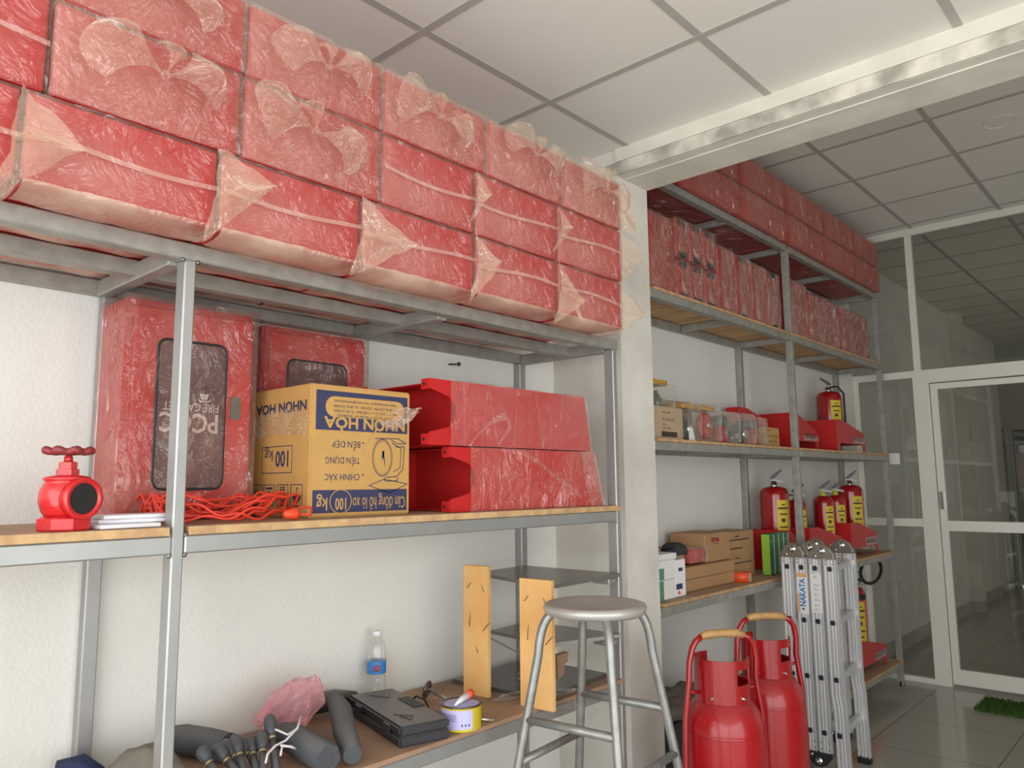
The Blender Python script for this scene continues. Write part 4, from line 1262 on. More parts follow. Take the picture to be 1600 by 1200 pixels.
# ---------------------------------------------------------------- folding ladder
t = thing('folding_ladder', 'folded aluminium multi-joint ladder standing on the floor in front of the far rack', 'ladder', (.53, 3.92, 0))
xs = [.418, .489, .556, .626]     # left edge of each near rail
RW = .058
NY, FY = 3.73, 4.10
def ladder_x(x, z):
    return x
for k, x in enumerate(xs):
    outer = k in (0, 3)
    zb = .0 if outer else .135
    for ynear in (True, False):
        y0_, y1_ = (NY, NY+.026) if ynear else (FY, FY+.026)
        xo = 0 if ynear else -.035
        m = MB()
        # grooved rail
        prof = []
        gy = y0_ if ynear else y0_
        steps = [(0, 0), (.008, 0), (.010, .002), (.016, .002), (.018, 0), (.026, 0), (.028, .002), (.030, .002), (.032, 0), (.040, 0), (.042, .002), (.048, .002), (.050, 0), (.058, 0)]
        if ynear:
            sec = [(x+a, y0_+b) for a, b in steps]+[(x+RW, y1_), (x, y1_)]
        else:
            sec = [(x+xo+a, y0_+b) for a, b in steps]+[(x+xo+RW, y1_), (x+xo, y1_)]
        # slight bulge where the lowest rail is kinked
        zl = [zb+.03 if outer else zb, .34, .40, .46, 1.03]
        dx = [.012 if k == 3 else 0, .008 if k == 3 else 0, .0, 0, 0]
        nS = len(sec)
        vs = []
        for zz, dd in zip(zl, dx):
            for a, b in sec:
                vs.append((a+dd*(1 if k == 3 else 0), b, zz))
        fs = []
        for i in range(len(zl)-1):
            for j in range(nS):
                fs.append((i*nS+j, i*nS+(j+1) % nS, (i+1)*nS+(j+1) % nS, (i+1)*nS+j))
        fs.append(tuple(range(nS))[::-1]); fs.append(tuple(range((len(zl)-1)*nS, len(zl)*nS)))
        m.add(vs, fs)
        rail = m.build('side_rail', ALUM, t)
        hm = MB()
        cxr = x+xo+RW/2
        if ynear:
            for zz in (.985, .735, .475, .225):
                hm.bbox(cxr-.013, cxr+.013, y0_-.0015, y0_+.004, zz-.013, zz+.013, .004)
            hm.build('rung_socket', BLACK, rail)
        rv = MB()
        for zz in (1.020, 1.003) if not ynear else (1.022, 1.008):
            for sx_ in (-.019, .019):
                rv.lathe([(.003, 0), (.002, -.002), (0, -.0022)], 8, (cxr+sx_, y0_, zz), 'y')
        if not outer:
            for zz in (.15, .18):
                for sx_ in (-.019, .019):
                    rv.lathe([(.003, 0), (.002, -.002), (0, -.0022)], 8, (cxr+sx_, y0_, zz), 'y')
        rv.build('rivet', BLACK, rail)
        if outer:
            MB().bbox(x+xo-.004+(.012 if k == 3 else 0), x+xo+RW+.004+(.012 if k == 3 else 0), y0_-.006, y1_+.006, .0005, .036, .006, 2).build('rubber_foot', BLACK, t)
    for zz in (.985, .735, .475, .225):
        MB().prism([(x+.013, NY+.024, zz-.013), (x+.045, NY+.024, zz-.013), (x+.045, NY+.024, zz+.010), (x+.038, NY+.024, zz+.014), (x+.020, NY+.024, zz+.014), (x+.013, NY+.024, zz+.010)], (-.035, FY-NY-.022, 0)).build('rung', ALUM, t)
def hinge(xa, xb, y, z0, upd=1, m_=None):
    m = MB()
    cx = (xa+xb)/2
    w_ = (xb-xa)/2
    pr = [(-w_, 0), (-w_*.98, .022), (-w_*.55, .055), (-w_*.2, .068), (w_*.2, .068), (w_*.6, .055), (w_, .022), (w_, 0), (w_*.25, -.002), (w_*.1, .010), (-w_*.1, .010), (-w_*.25, -.002)]
    m.prism([(cx+a, y, z0+b*upd) for a, b in pr], (0, .014, 0))
    pr2 = [(a*.82, b*.86+.004) for a, b in pr[:8]]
    m.prism([(cx+a*.9+.008, y-.006, z0+b*upd) for a, b in pr2], (0, .006, 0))
    h = m.build('hinge', m_ or CAST, t)
    MB().lathe([(.017, 0), (.016, -.003), (.010, -.004), (.008, -.008), (.004, -.008), (.004, -.004), (0, -.004)], 20, (cx+.004, y-.006, z0+.040*upd), 'y').build('hinge_pin', CHROME, h)
    MB().lathe([(.007, 0), (.007, -.005), (0, -.006)], 10, (cx-.028, y-.006, z0+.014*upd), 'y').build('hinge_pin', CHROME, h)
hinge(xs[0], xs[1]+RW-.012, NY, 1.032)
hinge(xs[2], xs[3]+RW, NY, 1.030)
hinge(xs[1]+.01, xs[2]+RW-.01, NY+.03, 1.040)
hinge(xs[2]-.035, xs[3]+RW-.035, FY, 1.032)
hinge(xs[0]-.035, xs[1]+RW-.035, FY, 1.032)
hinge(xs[1]-.002, xs[2]+RW-.002, NY+.004, .134, -1, BLACKP)
hinge(xs[1]-.037, xs[2]+RW-.037, FY, .134, -1, BLACKP)
# stickers on the rails
st_ = MB().box(xs[1]+.004, xs[1]+RW-.004, NY-.001, NY+.0005, .765, .958).build('sticker', WHITE, t)
MB().box(xs[1]+.0045, xs[1]+RW-.0045, NY-.0014, NY-.0009, .938, .9575).box(xs[1]+.0045, xs[1]+.016, NY-.0014, NY-.0009, .768, .86).build('orange_print', mat('orange_print', (222, 168, 116), .5), st_)
m = MB().text('NAKATA', .028, (xs[1]+.043, NY-.0018, .800), (0, 0, 1), (-1, 0, 0), width=.132, bold=.03)
m.lathe([(.006, 0), (.0, -.0003)], 10, (xs[1]+.030, NY-.0016, .788), 'y')
m.build('brand_lettering', mat('blue_lettering', (40, 120, 190), .5), st_)
st2 = MB().box(xs[2]+.004, xs[2]+RW-.004, NY-.001, NY+.0005, .775, .960).build('sticker', WHITE, t)
m = MB()
for zz, l_ in ((.945, .008), (.905, .02), (.885, .01), (.860, .014), (.835, .016), (.81, .012), (.79, .01)):
    m.tube([(xs[2]+.020, NY-.0014, zz-.006), (xs[2]+.022+l_*.3, NY-.0014, zz+.006), (xs[2]+.026+l_*.6, NY-.0014, zz-.004), (xs[2]+.028+l_, NY-.0014, zz+.003)], .0010, 4)
m.build('sticker_pictogram', PRINTDK, st2)

# ---------------------------------------------------------------- far rack
rk2 = thing('storage_rack', 'far grey steel rack behind the ladder, between the pillar and the glazed partition', 'rack', (.17, 4.3, 0))
XR = .348
for y in (2.73, 4.19, 5.79):
    if y > 3:
        MB().bbox(XR-.036, XR, y, y+.034, 0, 2.74, .002).build('post', STEEL_OLD, rk2)
    MB().bbox(.003, .037, y, y+.034, 0, 2.74, .002).build('post', STEEL_OLD, rk2)
for z in (.120, .862, 1.540, 2.195, 2.725):
    h = .036
    for y0, y1 in ((2.765, 4.189), (4.225, 5.789)):
        MB().bbox(XR-.035, XR+.001, y0 if y0 > 3 else 2.703, y1, z, z+h, .002).build('shelf_beam', STEEL_OLD, rk2)
        MB().bbox(.003, .036, y0, y1, z, z+h, .002).build('back_beam', STEEL_OLD, rk2)
    for y in (2.735, 4.195, 5.795, 3.5, 5.0):
        MB().bbox(.038, XR-.037, y, y+.024, z, z+h-.002, .002).build('crossbar', STEEL_OLD, rk2)
    if z < 2.6:
        for y0, y1 in ((2.735, 4.205), (4.21, 5.82)):
            MB().bbox(.0375, XR+.003, y0, y1, z+h+.0005, z+h+.014, .001).build('shelf_board', PLY, rk2)
Z0, Z1, Z2, Z3, Z4 = .171, .913, 1.591, 2.246, 2.762
MB().lathe([(.02, .0005), (.02, .03)], 8, (XR-.018, 5.807, 0)).build('foot_cap', BLACK, rk2)

def wrapped(x0, x1, y0, y1, z0, z1, lab, seed, group, feet=False, bandz=None, name='wrapped_red_case'):
    t = thing(name, lab, 'case', ((x0+x1)/2, (y0+y1)/2, z0), 0, group)
    MB().bbox(x0, x1, y0+.006, y1-.006, z0+.004, z1-.004, .006).build('case', REDBOX, t)
    crumple_box(x0-.002, x1+.003, y0+.006, y1-.006, z0+.003, z1-.002, .003 if y1-y0 < .3 else .005, seed, sc=7).build('plastic_wrap', FILM_DIM, t)
    r = random.Random(seed)
    m = MB()
    for i in range(3):
        yy = y0+(y1-y0)*r.uniform(.2, .75); zz = z0+(z1-z0)*r.uniform(.1, .6); sl = r.uniform(-.4, .4)*(y1-y0)
        m.grid(lambda u, v: Vector((x1+.009+.003*math.sin(7*u+i)+.004*v, yy+sl*.2*u+.007*v+.004*math.sin(9*u), zz+(z1-zz)*.85*u)), 8, 2)
    m.build('wrap_crease', FILM_BOW, t)
    if feet:
        for zz in (z0+.006, z1-.036):
            MB().bbox(x1-.03, x1+.008, (y0+y1)/2-.032, (y0+y1)/2+.032, zz, zz+.030, .005).build('rubber_foot', BLACKP, t)
    if x1 < .31:     # loose film hanging down the front of the shelf cases
        r2 = r.uniform(0, 9)
        zb_ = z0+.006
        xm = .352 if y1 < 4.1 and y0 > 3.0 else .309
        MB().grid(lambda u, v: Vector((min(x1+.018+.012*nz((u*(y1-y0)*9, v*2.2, 0), 1.6, r2), xm if abs((y0+y1)/2-4.2) > .2 else .309),
                                       y0+.005+(y1-y0-.010)*u, z1-.012-(z1-.012-zb_)*v)), 18, 16)\
            .build('loose_film', FILM_LOOSE, t)
    return t
ys = [2.93, 3.56, 4.15, 4.74, 5.28, 5.80]
nm = ['nearest the pillar', 'second from the pillar', 'above the middle post', 'fourth from the pillar', 'next to the partition']
for k in range(5):
    for r2 in range(2):
        z0, z1 = (Z4, 2.940) if r2 == 0 else (2.945, 3.125)
        wrapped(.03, .375, ys[k], ys[k+1], z0, z1, 'wrapped red case on top of the far rack, %s layer, %s' % (('lower', 'upper')[r2], nm[k]), k*2+r2+40,
                'wrapped red cases on top of the far rack')
wrapped(.045, .302, 2.775, 3.0, Z3, 2.62, 'large wrapped red case under the top cases, beside the white pillar', 61, 'wrapped red cases inside the far rack')
q = 0
for (y0, y1) in ((3.01, 3.13), (3.14, 3.27), (3.28, 3.40)):
    for r2 in range(2):
        wrapped(.045, .302, y0, y1, (Z3, 2.445)[r2], (2.44, 2.645)[r2], 'narrow wrapped red case with black feet, %s of the pair, %s of the three columns' % (('bottom', 'top')[r2], ('left', 'middle', 'right')[q]),
                70+q*2+r2, 'narrow footed cases inside the far rack', True)
    q += 1
for i, (y0, y1) in enumerate(((3.42, 3.60), (3.61, 3.79), (3.80, 3.98), (3.99, 4.17))):
    wrapped(.045, .302, y0, y1, Z3, 2.60-.005*i, 'tall wrapped red case left of the middle post, %s of four' % ('first', 'second', 'third', 'fourth')[i], 80+i, 'tall red cases inside the far rack', i in (1, 3))
wrapped(.045, .302, 4.25, 4.56, Z3, 2.60, 'unwrinkled red case just right of the middle post', 91, 'wrapped red cases right of the middle post')
for i, (y0, y1) in enumerate(((4.58, 5.10), (5.12, 5.70))):
    wrapped(.045, .302, y0, y1, Z3, 2.57, 'crinkly wrapped red case right of the middle post, %s' % ('beside the smooth case', 'nearest the partition')[i], 95+i, 'wrapped red cases right of the middle post')

# ---------------------------------------------------------------- extinguishers and their stands
def extinguisher(cx, cy, z0, R, Ht, lab, rot=0., hose=False, yellowcap=False, horn=False):
    t = thing('fire_extinguisher', lab, 'fire extinguisher', (cx, cy, z0), 0, 'fire extinguishers on the far rack')
    hb = Ht*.80
    MB().lathe([(R*.9, z0+.0005), (R*.98, z0+.006), (R, z0+.015), (R, z0+hb-.05), (R*.96, z0+hb-.03), (R*.8, z0+hb-.012), (R*.5, z0+hb-.002), (R*.25, z0+hb)], 32, (cx, cy, 0)).build('tank', REDCYL, t)
    MB().lathe([(R*.28, z0+hb-.004), (R*.30, z0+hb+.008), (R*.22, z0+hb+.012), (R*.2, z0+hb+.030)], 16, (cx, cy, 0)).build('neck', YELCAP if yellowcap else CHROME, t)
    ca_ = math.atan2(CAM.y-cy, CAM.x-cx)
    d = Vector((math.cos(ca_+PI/2+rot), math.sin(ca_+PI/2+rot), 0))     # to the right seen from the camera
    c = Vector((cx, cy, z0+hb+.028))
    n = Vector((-d.y, d.x, 0))*.008
    m = MB()
    m.prism([c-d*.015-n+V(0, 0, -.004), c+d*.02-n+V(0, 0, -.004), c+d*.055-n+V(0, 0, -.008), c+d*.055-n+V(0, 0, .002), c+d*.015-n+V(0, 0, .012), c-d*.015-n+V(0, 0, .014)], n*2)
    m.build('valve_body', GUN, t)
    m = MB()
    m.prism([c-d*.018-n+V(0, 0, .012), c+d*.005-n+V(0, 0, .018), c+d*.050-n+V(0, 0, .062), c+d*.046-n+V(0, 0, .072), c-d*.004-n+V(0, 0, .040), c-d*.020-n+V(0, 0, .022)], n*2)
    m.build('lever', BLACKP, t)
    # curved yellow label turned to the right
    a0, a1 = ca_+.12, ca_+1.05
    m = MB(); m.grid(lambda u, v: Vector((cx+(R+.0012)*math.cos(a0+(a1-a0)*u), cy+(R+.0012)*math.sin(a0+(a1-a0)*u), z0+hb*(.25+.56*v))), 12, 1)
    lb = m.build('yellow_label', YEL, t)
    m = MB()
    for v0, v1, u0, u1 in ((.68, .705, .08, .92), (.735, .75, .35, .65), (.60, .62, .2, .8), (.50, .55, .3, .6), (.42, .44, .15, .85), (.34, .36, .15, .7)):
        m.grid(lambda u, v: Vector((cx+(R+.002)*math.cos(a0+(a1-a0)*(u0+(u1-u0)*u)), cy+(R+.002)*math.sin(a0+(a1-a0)*(u0+(u1-u0)*u)), z0+hb*(v0+(v1-v0)*v))), 6, 1)
    m.build('label_print', PRINTDK, lb)
    if hose:
        m = MB()
        q0 = c-d*.012; b_ = Vector((cx, cy, 0))-d*(R+.012)
        f_ = Vector((math.cos(ca_), math.sin(ca_), 0))*.02
        m.tube([q0, c-d*(R*.7)+V(0, 0, .004), b_+f_+V(0, 0, z0+hb-.02), b_+f_+V(0, 0, z0+hb*.6), b_+f_+V(0, 0, z0+hb*.25)], [.006, .006, .007, .007, .009], 8)
        m.build('hose', BLACK, t)
    return t

def cradle(y0, y1, x0, x1, z0, h1, h2, lab, foil=True):
    """red sheet-steel extinguisher stand: sloping sides, low front with a label, two feet"""
    t = thing('extinguisher_stand', lab, 'stand', ((x0+x1)/2, (y0+y1)/2, z0), 0, 'red extinguisher stands on the far rack')
    L = y1-y0
    def side(x):
        return [(x, y0, z0+.0005), (x, y0, z0+h1), (x, y0+L*.25, z0+h1), (x, y1-.03, z0+h2+.02), (x, y1, z0+h2), (x, y1, z0+.0005), (x, y1-.04, z0+.0005), (x, y1-.06, z0+.055), (x, y0+.06, z0+.055), (x, y0+.04, z0+.0005)]
    MB().prism(side(x1), (-.003, 0, 0)).build('side_plate', RED, t)
    MB().prism(side(x0), (.003, 0, 0)).build('side_plate', RED, t)
    MB().box(x0+.003, x1-.003, y0, y0+.003, z0+.0005, z0+h1).build('panel', RED, t)
    MB().prism([(x0+.003, y1-.003, z0+.055), (x1-.003, y1-.003, z0+.055), (x1-.003, y1-.003, z0+h2), (x0+.003, y1-.003, z0+h2)], (0, .003, 0)).build('panel', RED, t)
    MB().box(x0+.003, x1-.003, y0+.003, y1-.003, z0+.056, z0+.060).build('floor_panel', RED, t)
    if foil:
        lb = MB().box(x1+.0005, x1+.0015, y1-.24, y1-.01, z0+.062, z0+h2-.012).build('foil_label', PINKLBL, t)
        m = MB()
        m.text('BÌNH CHỮA CHÁY', .030, (x1+.002, y1-.225, z0+.075), (0, 1, 0), (0, 0, 1), width=.19, bold=.01)
        m.build('label_lettering', PRINTDK, lb)
    return t
# shelf at eye level
cradle(4.42, 4.86, .03, .22, Z2, .22, .105, 'red stand just right of the middle rack post, eye-level shelf')
cradle(4.98, 5.52, .05, .29, Z2, .205, .115, 'red stand near the partition holding the extinguisher, eye-level shelf')
extinguisher(.175, 5.20, Z2+.061, .082, .44, 'large red extinguisher standing in the red stand on the eye-level shelf', rot=PI, hose=True)
# shelf below
extinguisher(.165, 4.14+.13, Z1+.062, .082, .50, 'largest extinguisher left of and behind the middle rack post', yellowcap=False)
extinguisher(.185, 4.52, Z1+.062, .062, .40, 'smaller extinguisher just right of the middle rack post')
extinguisher(.105, 4.62+.11, Z1+.062, .055, .39, 'extinguisher at the back, dark hose side, left of the yellow-necked one', yellowcap=True, hose=True)
extinguisher(.215, 4.885, Z1+.062, .062, .42, 'extinguisher with yellow neck standing above the middle ladder hinge', yellowcap=True)
extinguisher(.195, 5.155, Z1+.062, .060, .42, 'small extinguisher with yellow neck directly left of the tall one', yellowcap=True)
extinguisher(.20, 5.42, Z1+.062, .082, .50, 'tall extinguisher nearest the glazed partition on the second shelf')
cradle(4.145, 4.40, .07, .27, Z1, .22, .12, 'red stand under the largest extinguisher, behind the middle post')
cradle(4.44, 4.98, .012, .29, Z1, .22, .12, 'red stand under the yellow-necked extinguishers behind the ladder hinge')
cradle(5.08, 5.60, .09, .305, Z1, .22, .125, 'red stand with foil label below the tall extinguisher, nearest the partition')
# lowest shelf
t = extinguisher(.215, 5.28, Z0+.062, .085, .60, 'extinguisher with black looped hose on the lowest shelf', hose=False)
m = MB()
ccc = Vector((.20, 5.56, .80))
dR = Vector((.0, 1.0, 0))
pts = [Vector((.215, 5.30, .725))]
for i in range(21):
    a = math.radians(205-i*18)
    pts.append(Vector((.215, 5.70+.22*math.cos(a), .775+.085*math.sin(a))))
pts.append(Vector((.215, 5.36, .705)))
m.tube(pts, .011, 10)
m.build('looped_hose', BLACK, t)
MB().lathe([(.0862, Z0+.062+.235), (.0862, Z0+.062+.40)], 32, (.215, 5.28, 0), cap=False).build('pink_band', mat('pink_red_label', (206, 60, 78), .4), t)
m = MB().lathe([(.0864, Z0+.062+.40), (.0864, Z0+.062+.435)], 32, (.215, 5.28, 0), cap=False); m.build('black_band', BLACK, t)
extinguisher(.135, 5.50, Z0+.062, .075, .50, 'extinguisher behind the looped-hose one, nearest the partition on the lowest shelf', hose=False)
cradle(5.08, 5.62, .052, .305, Z0, .21, .12, 'red stand on the lowest shelf beside the ladder rail')

# ---------------------------------------------------------------- boxes and hardware on the far rack
t = thing('cardboard_carton', 'brown cardboard carton beside the pillar on the eye-level shelf', 'box', (.2, 2.96, Z2))
MB().bbox(.10, .305, 2.75, 3.015, Z2+.0005, 1.735, .003).build('carton', KRAFT3, t)
m = MB()
for s, zz, hh, ww in (('FIRE ALARM', 1.705, .009, .07), ('BỘ LĂNG VÒI', 1.672, .013, .10), ('D50', 1.652, .008, .03), ('10 BỘ / THÙNG', 1.635, .010, .07)):
    m.text(s, hh, (.3056, 2.84, zz), (0, 1, 0), (0, 0, 1), width=ww)
m.box(.3052, .3058, 2.83, 2.96, 1.602, 1.625)
m.build('printing', PRINTDK, t)
centred(MB().bbox(.042, .138, 3.10, 3.40, Z2+.0005, 1.80, .003), 'cardboard_carton', KRAFT2, 'plain brown carton standing behind the bagged hardware', 'box')
# bag with bottles on the carton
t = thing('bag_of_flasks', 'clear bag with amber top holding coloured flasks, on the pillar-side carton', 'bag', (.2, 2.90, 1.736))
for (dx, dy, r, h, mm) in ((0, -.03, .030, .085, MAGENTA), (.02, .05, .034, .075, BULB), (.05, -.08, .026, .08, MAGENTA)):
    MB().lathe([(r*.8, 1.7365), (r, 1.742), (r, 1.7365+h*.5), (r*.5, 1.7365+h*.75), (r*.25, 1.7365+h), (r*.25, 1.7365+h*1.1)], 18, (.2+dx, 2.88+dy, 0)).build('flask', mm, t)
crumple_box(.13, .285, 2.775, 2.985, 1.739, 1.835, .008, 3, sc=14).build('clear_bag', FILM_CLEAR, t)
crumple_box(.15, .26, 2.80, 2.96, 1.838, 1.858, .006, 5, sc=20).build('amber_top', GOLDTOP, t)

def bagged(y0, y1, h, lab, kind, seed):
    """clear bag with a piece of fire-bell or lamp hardware in it"""
    x0, x1 = .14, .31
    cx, cy = (x0+x1)/2, (y0+y1)/2
    W_ = (y1-y0)
    t = thing('bagged_hardware', lab, 'bagged part', (cx, cy, Z2), 0, 'bagged hardware on the eye-level shelf')
    z = Z2+.008
    if kind == 'lamp':        # red base, grey lens
        MB().lathe([(.045, z), (.05, z+.02), (.03, z+.05), (.045, z+.08)], 20, (cx, cy, 0)).build('base', RED, t)
        MB().lathe([(.045, z+.08), (.052, z+.10), (.045, z+.13), (.0, z+.14)], 20, (cx, cy, 0)).build('dome', BULB, t)
    elif kind == 'bell':
        m = MB(); m.lathe([(.0, .0), (.055, .005), (.065, .02), (.062, .035), (.03, .045)], 24, (cx+.01, cy, z+.075), 'x'); m.build('bell_dome', RED, t)
        m = MB(); m.lathe([(.02, z), (.03, z+.01), (.01, z+.02)], 12, (cx, cy, 0)); m.build('base', GOLDTOP, t)
        m = MB(); m.lathe([(.0, .046), (.02, .046), (.012, .052)], 14, (cx+.01, cy, z+.075), 'x'); m.build('boss', CHROME, t)
    else:
        m = MB(); m.lathe([(.035, z), (.042, z+.03), (.040, z+.09), (.02, z+.11)], 18, (cx, cy, 0)); m.build('body', BULB, t)
        m = MB(); m.lathe([(.0, .036), (.022, .038), (.03, .05), (.02, .058)], 18, (cx, cy+.01, z+.05), 'x'); m.build('coupling', CHROME, t)
    if seed % 2:
        crumple_box(cx-.04, cx+.05, cy-W_*.3, cy+W_*.3, Z2+h-.03, Z2+h-.012, .008, seed+9, sc=20).build('amber_cap', GOLDTOP if seed < 4 else BULB, t)
    crumple_box(x0+.01, x1-.01, y0+.012, y1-.012, Z2+.009, Z2+h-.01, .010, seed, sc=16).build('clear_bag', FILM_CLEAR, t)
    return t
bagged(3.04, 3.20, .185, 'clear bag with dark lamp and amber cap, next to the pillar-side carton', 'grey', 1)
bagged(3.20, 3.40, .185, 'clear bag with red bell and amber cap, second from the pillar-side carton', 'bell', 3)
bagged(3.40, 3.60, .165, 'clear bag with red-based lamp, right of the red bell', 'lamp', 6)
bagged(3.60, 3.78, .165, 'clear bag with grey coupling in the middle of the row', 'grey', 8)
bagged(3.78, 3.92, .155, 'clear bag with small red-based lamp, before the small carton', 'lamp', 10)
m = MB().prism([(.316, 3.045, Z2+.0005), (.316, 3.10, Z2+.0005), (.316, 3.075, Z2+.058), (.316, 3.045, Z2+.062)], (.002, 0, 0))
centred(m, 'white_card', WHITE, 'small white card standing at the shelf edge beside the pillar-side carton', 'card')
t = thing('cardboard_carton', 'small yellowish carton between the bags and the middle rack post', 'box', (.2, 4.02, Z2))
MB().bbox(.12, .27, 3.94, 4.14, Z2+.0005, 1.70, .003).build('carton', KRAFT, t)
MB().text('FIRE EXTING', .013, (.2706, 3.95, 1.645), (0, 1, 0), (0, 0, 1), width=.17).text('100-120 / KHO', .013, (.2706, 3.97, 1.618), (0, 1, 0), (0, 0, 1), width=.13).text('ORIGIN', .010, (.2706, 3.96, 1.68), (0, 1, 0), (0, 0, 1), width=.08).build('printing', PRINTDK, t)
cradle(3.96, 4.40, .042, .118, Z2, .23, .14, 'red stand leaning at the back, seen left of the middle rack post', False)

# lower shelf of the far rack, left bay
t = thing('white_carton', 'lower white carton with grey-green stripe beside the pillar', 'box', (.28, 2.83, Z1), 0, 'white cartons beside the pillar')
MB().bbox(.20, .305, 2.75, 2.90, Z1+.0005, .995, .002).build('carton', WHITE, t)
MB().box(.2002, .3049, 2.7485, 2.7498, Z1+.001, .993).box(.3052, .3058, 2.752, 2.805, Z1+.002, .993).build('stripe', TEAL, t)
t = thing('white_carton', 'upper white carton with grey-green stripe beside the pillar', 'box', (.28, 2.83, .996), 0, 'white cartons beside the pillar')
MB().bbox(.20, .305, 2.75, 2.905, .996, 1.077, .002).build('carton', WHITE, t)
MB().box(.3052, .3058, 2.752, 2.81, .998, 1.045).build('stripe', TEAL, t)
centred(MB().bbox(.19, .31, 2.745, 2.91, 1.078, 1.104, .003), 'white_carton', WHITE, 'flat white carton lying on top of the two striped ones', 'box', 'white cartons beside the pillar')
t = thing('bulb_carton', 'narrow white bulb carton with small print beside the striped cartons', 'box', (.28, 2.96, Z1))
MB().bbox(.22, .298, 2.915, 3.0, Z1+.0005, 1.07, .002).build('carton', WHITEP, t)
MB().box(.2982, .2988, 2.918, 2.97, .945, .968).box(.2982, .2988, 2.94, 2.975, 1.02, 1.035).build('print', NAVY, t)
MB().poly([(.2986, 2.925, .925), (.2986, 2.955, .925), (.2986, 2.94, .942)]).build('orange_mark', TAPE_OR, t)
for i, (z0, z1) in enumerate(((Z1+.0005, .967), (.968, 1.022))):
    centred(MB().bbox(.09, .262, 3.03, 3.545, z0, z1, .003), 'flat_carton', KRAFT2, '%s long flat brown carton on the second shelf' % ('lower', 'upper')[i], 'box', 'long flat cartons on the second shelf')
centred(MB().bbox(.10, .215, 3.02, 3.14, 1.0225, 1.078, .003), 'small_carton', KRAFT3, 'small pale carton under the dark cap on the second shelf', 'box')
t = thing('tna_carton', 'big brown carton with red lettering on the second shelf', 'box', (.16, 3.72, Z1))
MB().bbox(.045, .20, 3.56, 3.90, Z1+.0005, 1.148, .003).build('carton', KRAFT2, t)
m = MB(); m.bbox(.045, .235, 3.30, 3.555, 1.0235, 1.158, .003); m.build('front_carton', KRAFT2, t)
m = MB().text('tna', .026, (.2356, 3.36, 1.118), (0, 1, 0), (0, 0, 1), width=.085, bold=.05)
m.box(.2352, .2358, 3.385, 3.44, 1.106, 1.109)
m.build('lettering', PRINTRED, t)
m = MB()
for zz, y0_, l_ in ((1.103, 3.58, .26), (1.060, 3.60, .16), (.985, 3.60, .26), (1.12, 3.68, .05), (1.01, 3.68, .05)):
    m.box(.2005, .2011, y0_, y0_+l_, zz, zz+.006)
m.build('printing', PRINTDK, t)
# cap, red bag
t = thing('baseball_cap', 'dark cloth cap with a peak lying on the cartons', 'cap', (.22, 3.03, 1.079))
m = MB(); m.lathe([(.060, 1.0795), (.060, 1.10), (.052, 1.118), (.03, 1.13), (0, 1.133)], 20, (.20, 3.075, 0)); m.build('crown', CAPF, t)
m = MB(); m.grid(lambda u, v: Vector((.20+.09*(v-.5), 3.025-.10*u*(1-.8*abs(v-.5)), 1.112-.010*math.sin(PI*v)*0+.004*u)), 8, 10); m.build('peak', CAPF, t)
t = thing('red_fabric_bundle', 'red cloth wrapped in clear film behind the dark cap', 'bundle', (.18, 3.26, 1.023))
crumple_box(.11, .235, 3.155, 3.285, 1.032, 1.088, .008, 8, sc=20).build('cloth', mat('bright_red_cloth', (190, 40, 44), .7), t)
crumple_box(.10, .245, 3.148, 3.292, 1.034, 1.092, .008, 12, sc=26).build('clear_film', FILM_CLEAR, t)
# green binders
for i in range(4):
    y0 = 3.895+i*.062
    t = thing('green_box_file', 'green box file, %s of the four upright ones' % ('first from the left, with lime spine', 'second from the left', 'third from the left', 'rightmost')[i], 'box file', (.24, y0+.03, Z1), 0, 'green box files on the second shelf')
    MB().bbox(.245, .29, y0, y0+.056, Z1+.0005, 1.128, .002).build('box_file', GREEN, t)
    MB().box(.2902, .2908, y0+.050, y0+.0555, Z1+.003, 1.124).build('white_edge', WHITE, t)
    if i == 0:
        MB().box(.246, .2895, y0-.0012, y0-.0002, Z1+.003, 1.124).build('lime_side', GREENL, t)
    m = MB().box(.2904, .2909, y0+.012, y0+.038, .935, .938).box(.2904, .2909, y0+.012, y0+.038, 1.09, 1.093)
    m.build('spine_line', GREENL, t)
t = thing('tape_roll', 'orange tape roll lying flat at the shelf front before the cartons', 'tape roll', (.285, 3.60, Z1))
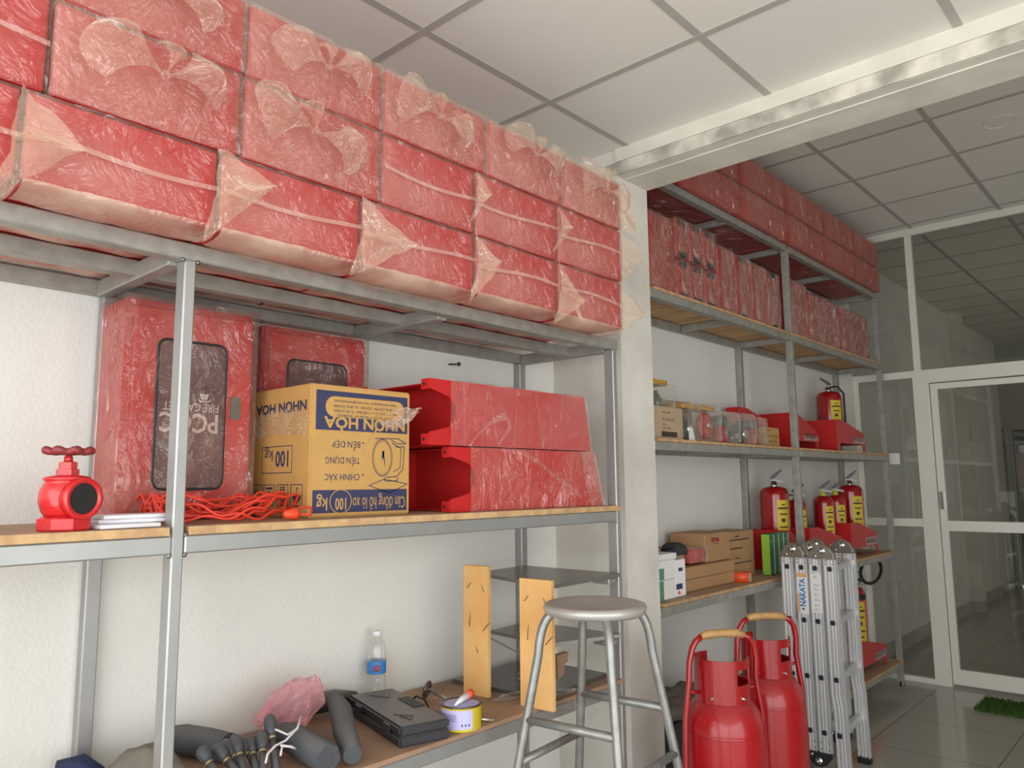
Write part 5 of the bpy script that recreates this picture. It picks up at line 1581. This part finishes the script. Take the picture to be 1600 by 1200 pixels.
MB().lathe([(.026, Z1+.0005), (.050, Z1+.0005), (.050, Z1+.046), (.026, Z1+.046), (.026, Z1+.0005)], 28, (.272, 3.585, 0), cap=False).build('tape', TAPE_OR, t)
MB().lathe([(.0255, Z1+.002), (.0255, Z1+.045), (.023, Z1+.045), (.023, Z1+.002)], 28, (.272, 3.585, 0), cap=False).build('core', TAPECORE, t)
a0 = math.radians(-20)
MB().grid(lambda u, v: Vector((.272+.0508*math.cos(a0+.9*u), 3.585+.0508*math.sin(a0+.9*u), Z1+.003+.04*v)), 8, 1).build('tape_label', TAPECORE, t)
# rubbish on the bottom shelf, left bay
centred(MB().bbox(.06, .31, 2.80, 3.30, Z0+.0005, .43, .02, 2), 'dark_sack', DKFAB, 'dark bulky sack on the lowest shelf behind the stool leg', 'sack')
m = MB()
m.grid(lambda u, v: Vector((.05+.30*u, 2.76+.60*v, .432+.07*math.sin(PI*u)*math.sin(PI*v)+.03*nz((u*5, v*5, 0), 1.5, 6))), 24, 24)
centred(m, 'crumpled_sheeting', FABRIC, 'grey crumpled sheeting heaped on the dark sack, lowest shelf', 'sheeting')
centred(MB().bbox(.06, .29, 3.35, 3.75, Z0+.0005, .40, .02, 2), 'black_crate', BLACKP, 'black crate on the lowest shelf behind the farther trolley cylinder', 'crate')

# ---------------------------------------------------------------- doormat
t = thing('grass_doormat', 'green artificial grass doormat in front of the glazed door', 'doormat', (1.2, 5.63, 0))
MB().bbox(.84, 1.6, 5.46, 5.80, .0005, .010, .003).build('backing', GRASS, t)
m = MB()
rg = random.Random(5)
vs, fs = [], []
for i in range(6500):
    x, y = rg.uniform(.835, 1.6), rg.uniform(5.455, 5.805)
    a = rg.uniform(0, 2*PI); h = rg.uniform(.015, .028); l = rg.uniform(-.008, .008); l2 = rg.uniform(-.008, .008)
    dx, dy = .0022*math.cos(a), .0022*math.sin(a)
    n = len(vs)
    vs += [(x-dx, y-dy, .008), (x+dx, y+dy, .008), (x+l, y+l2, .008+h)]
    fs.append((n, n+1, n+2))
m.add(vs, fs)
m.build('grass_blades', GRASS, t, kind='stuff')
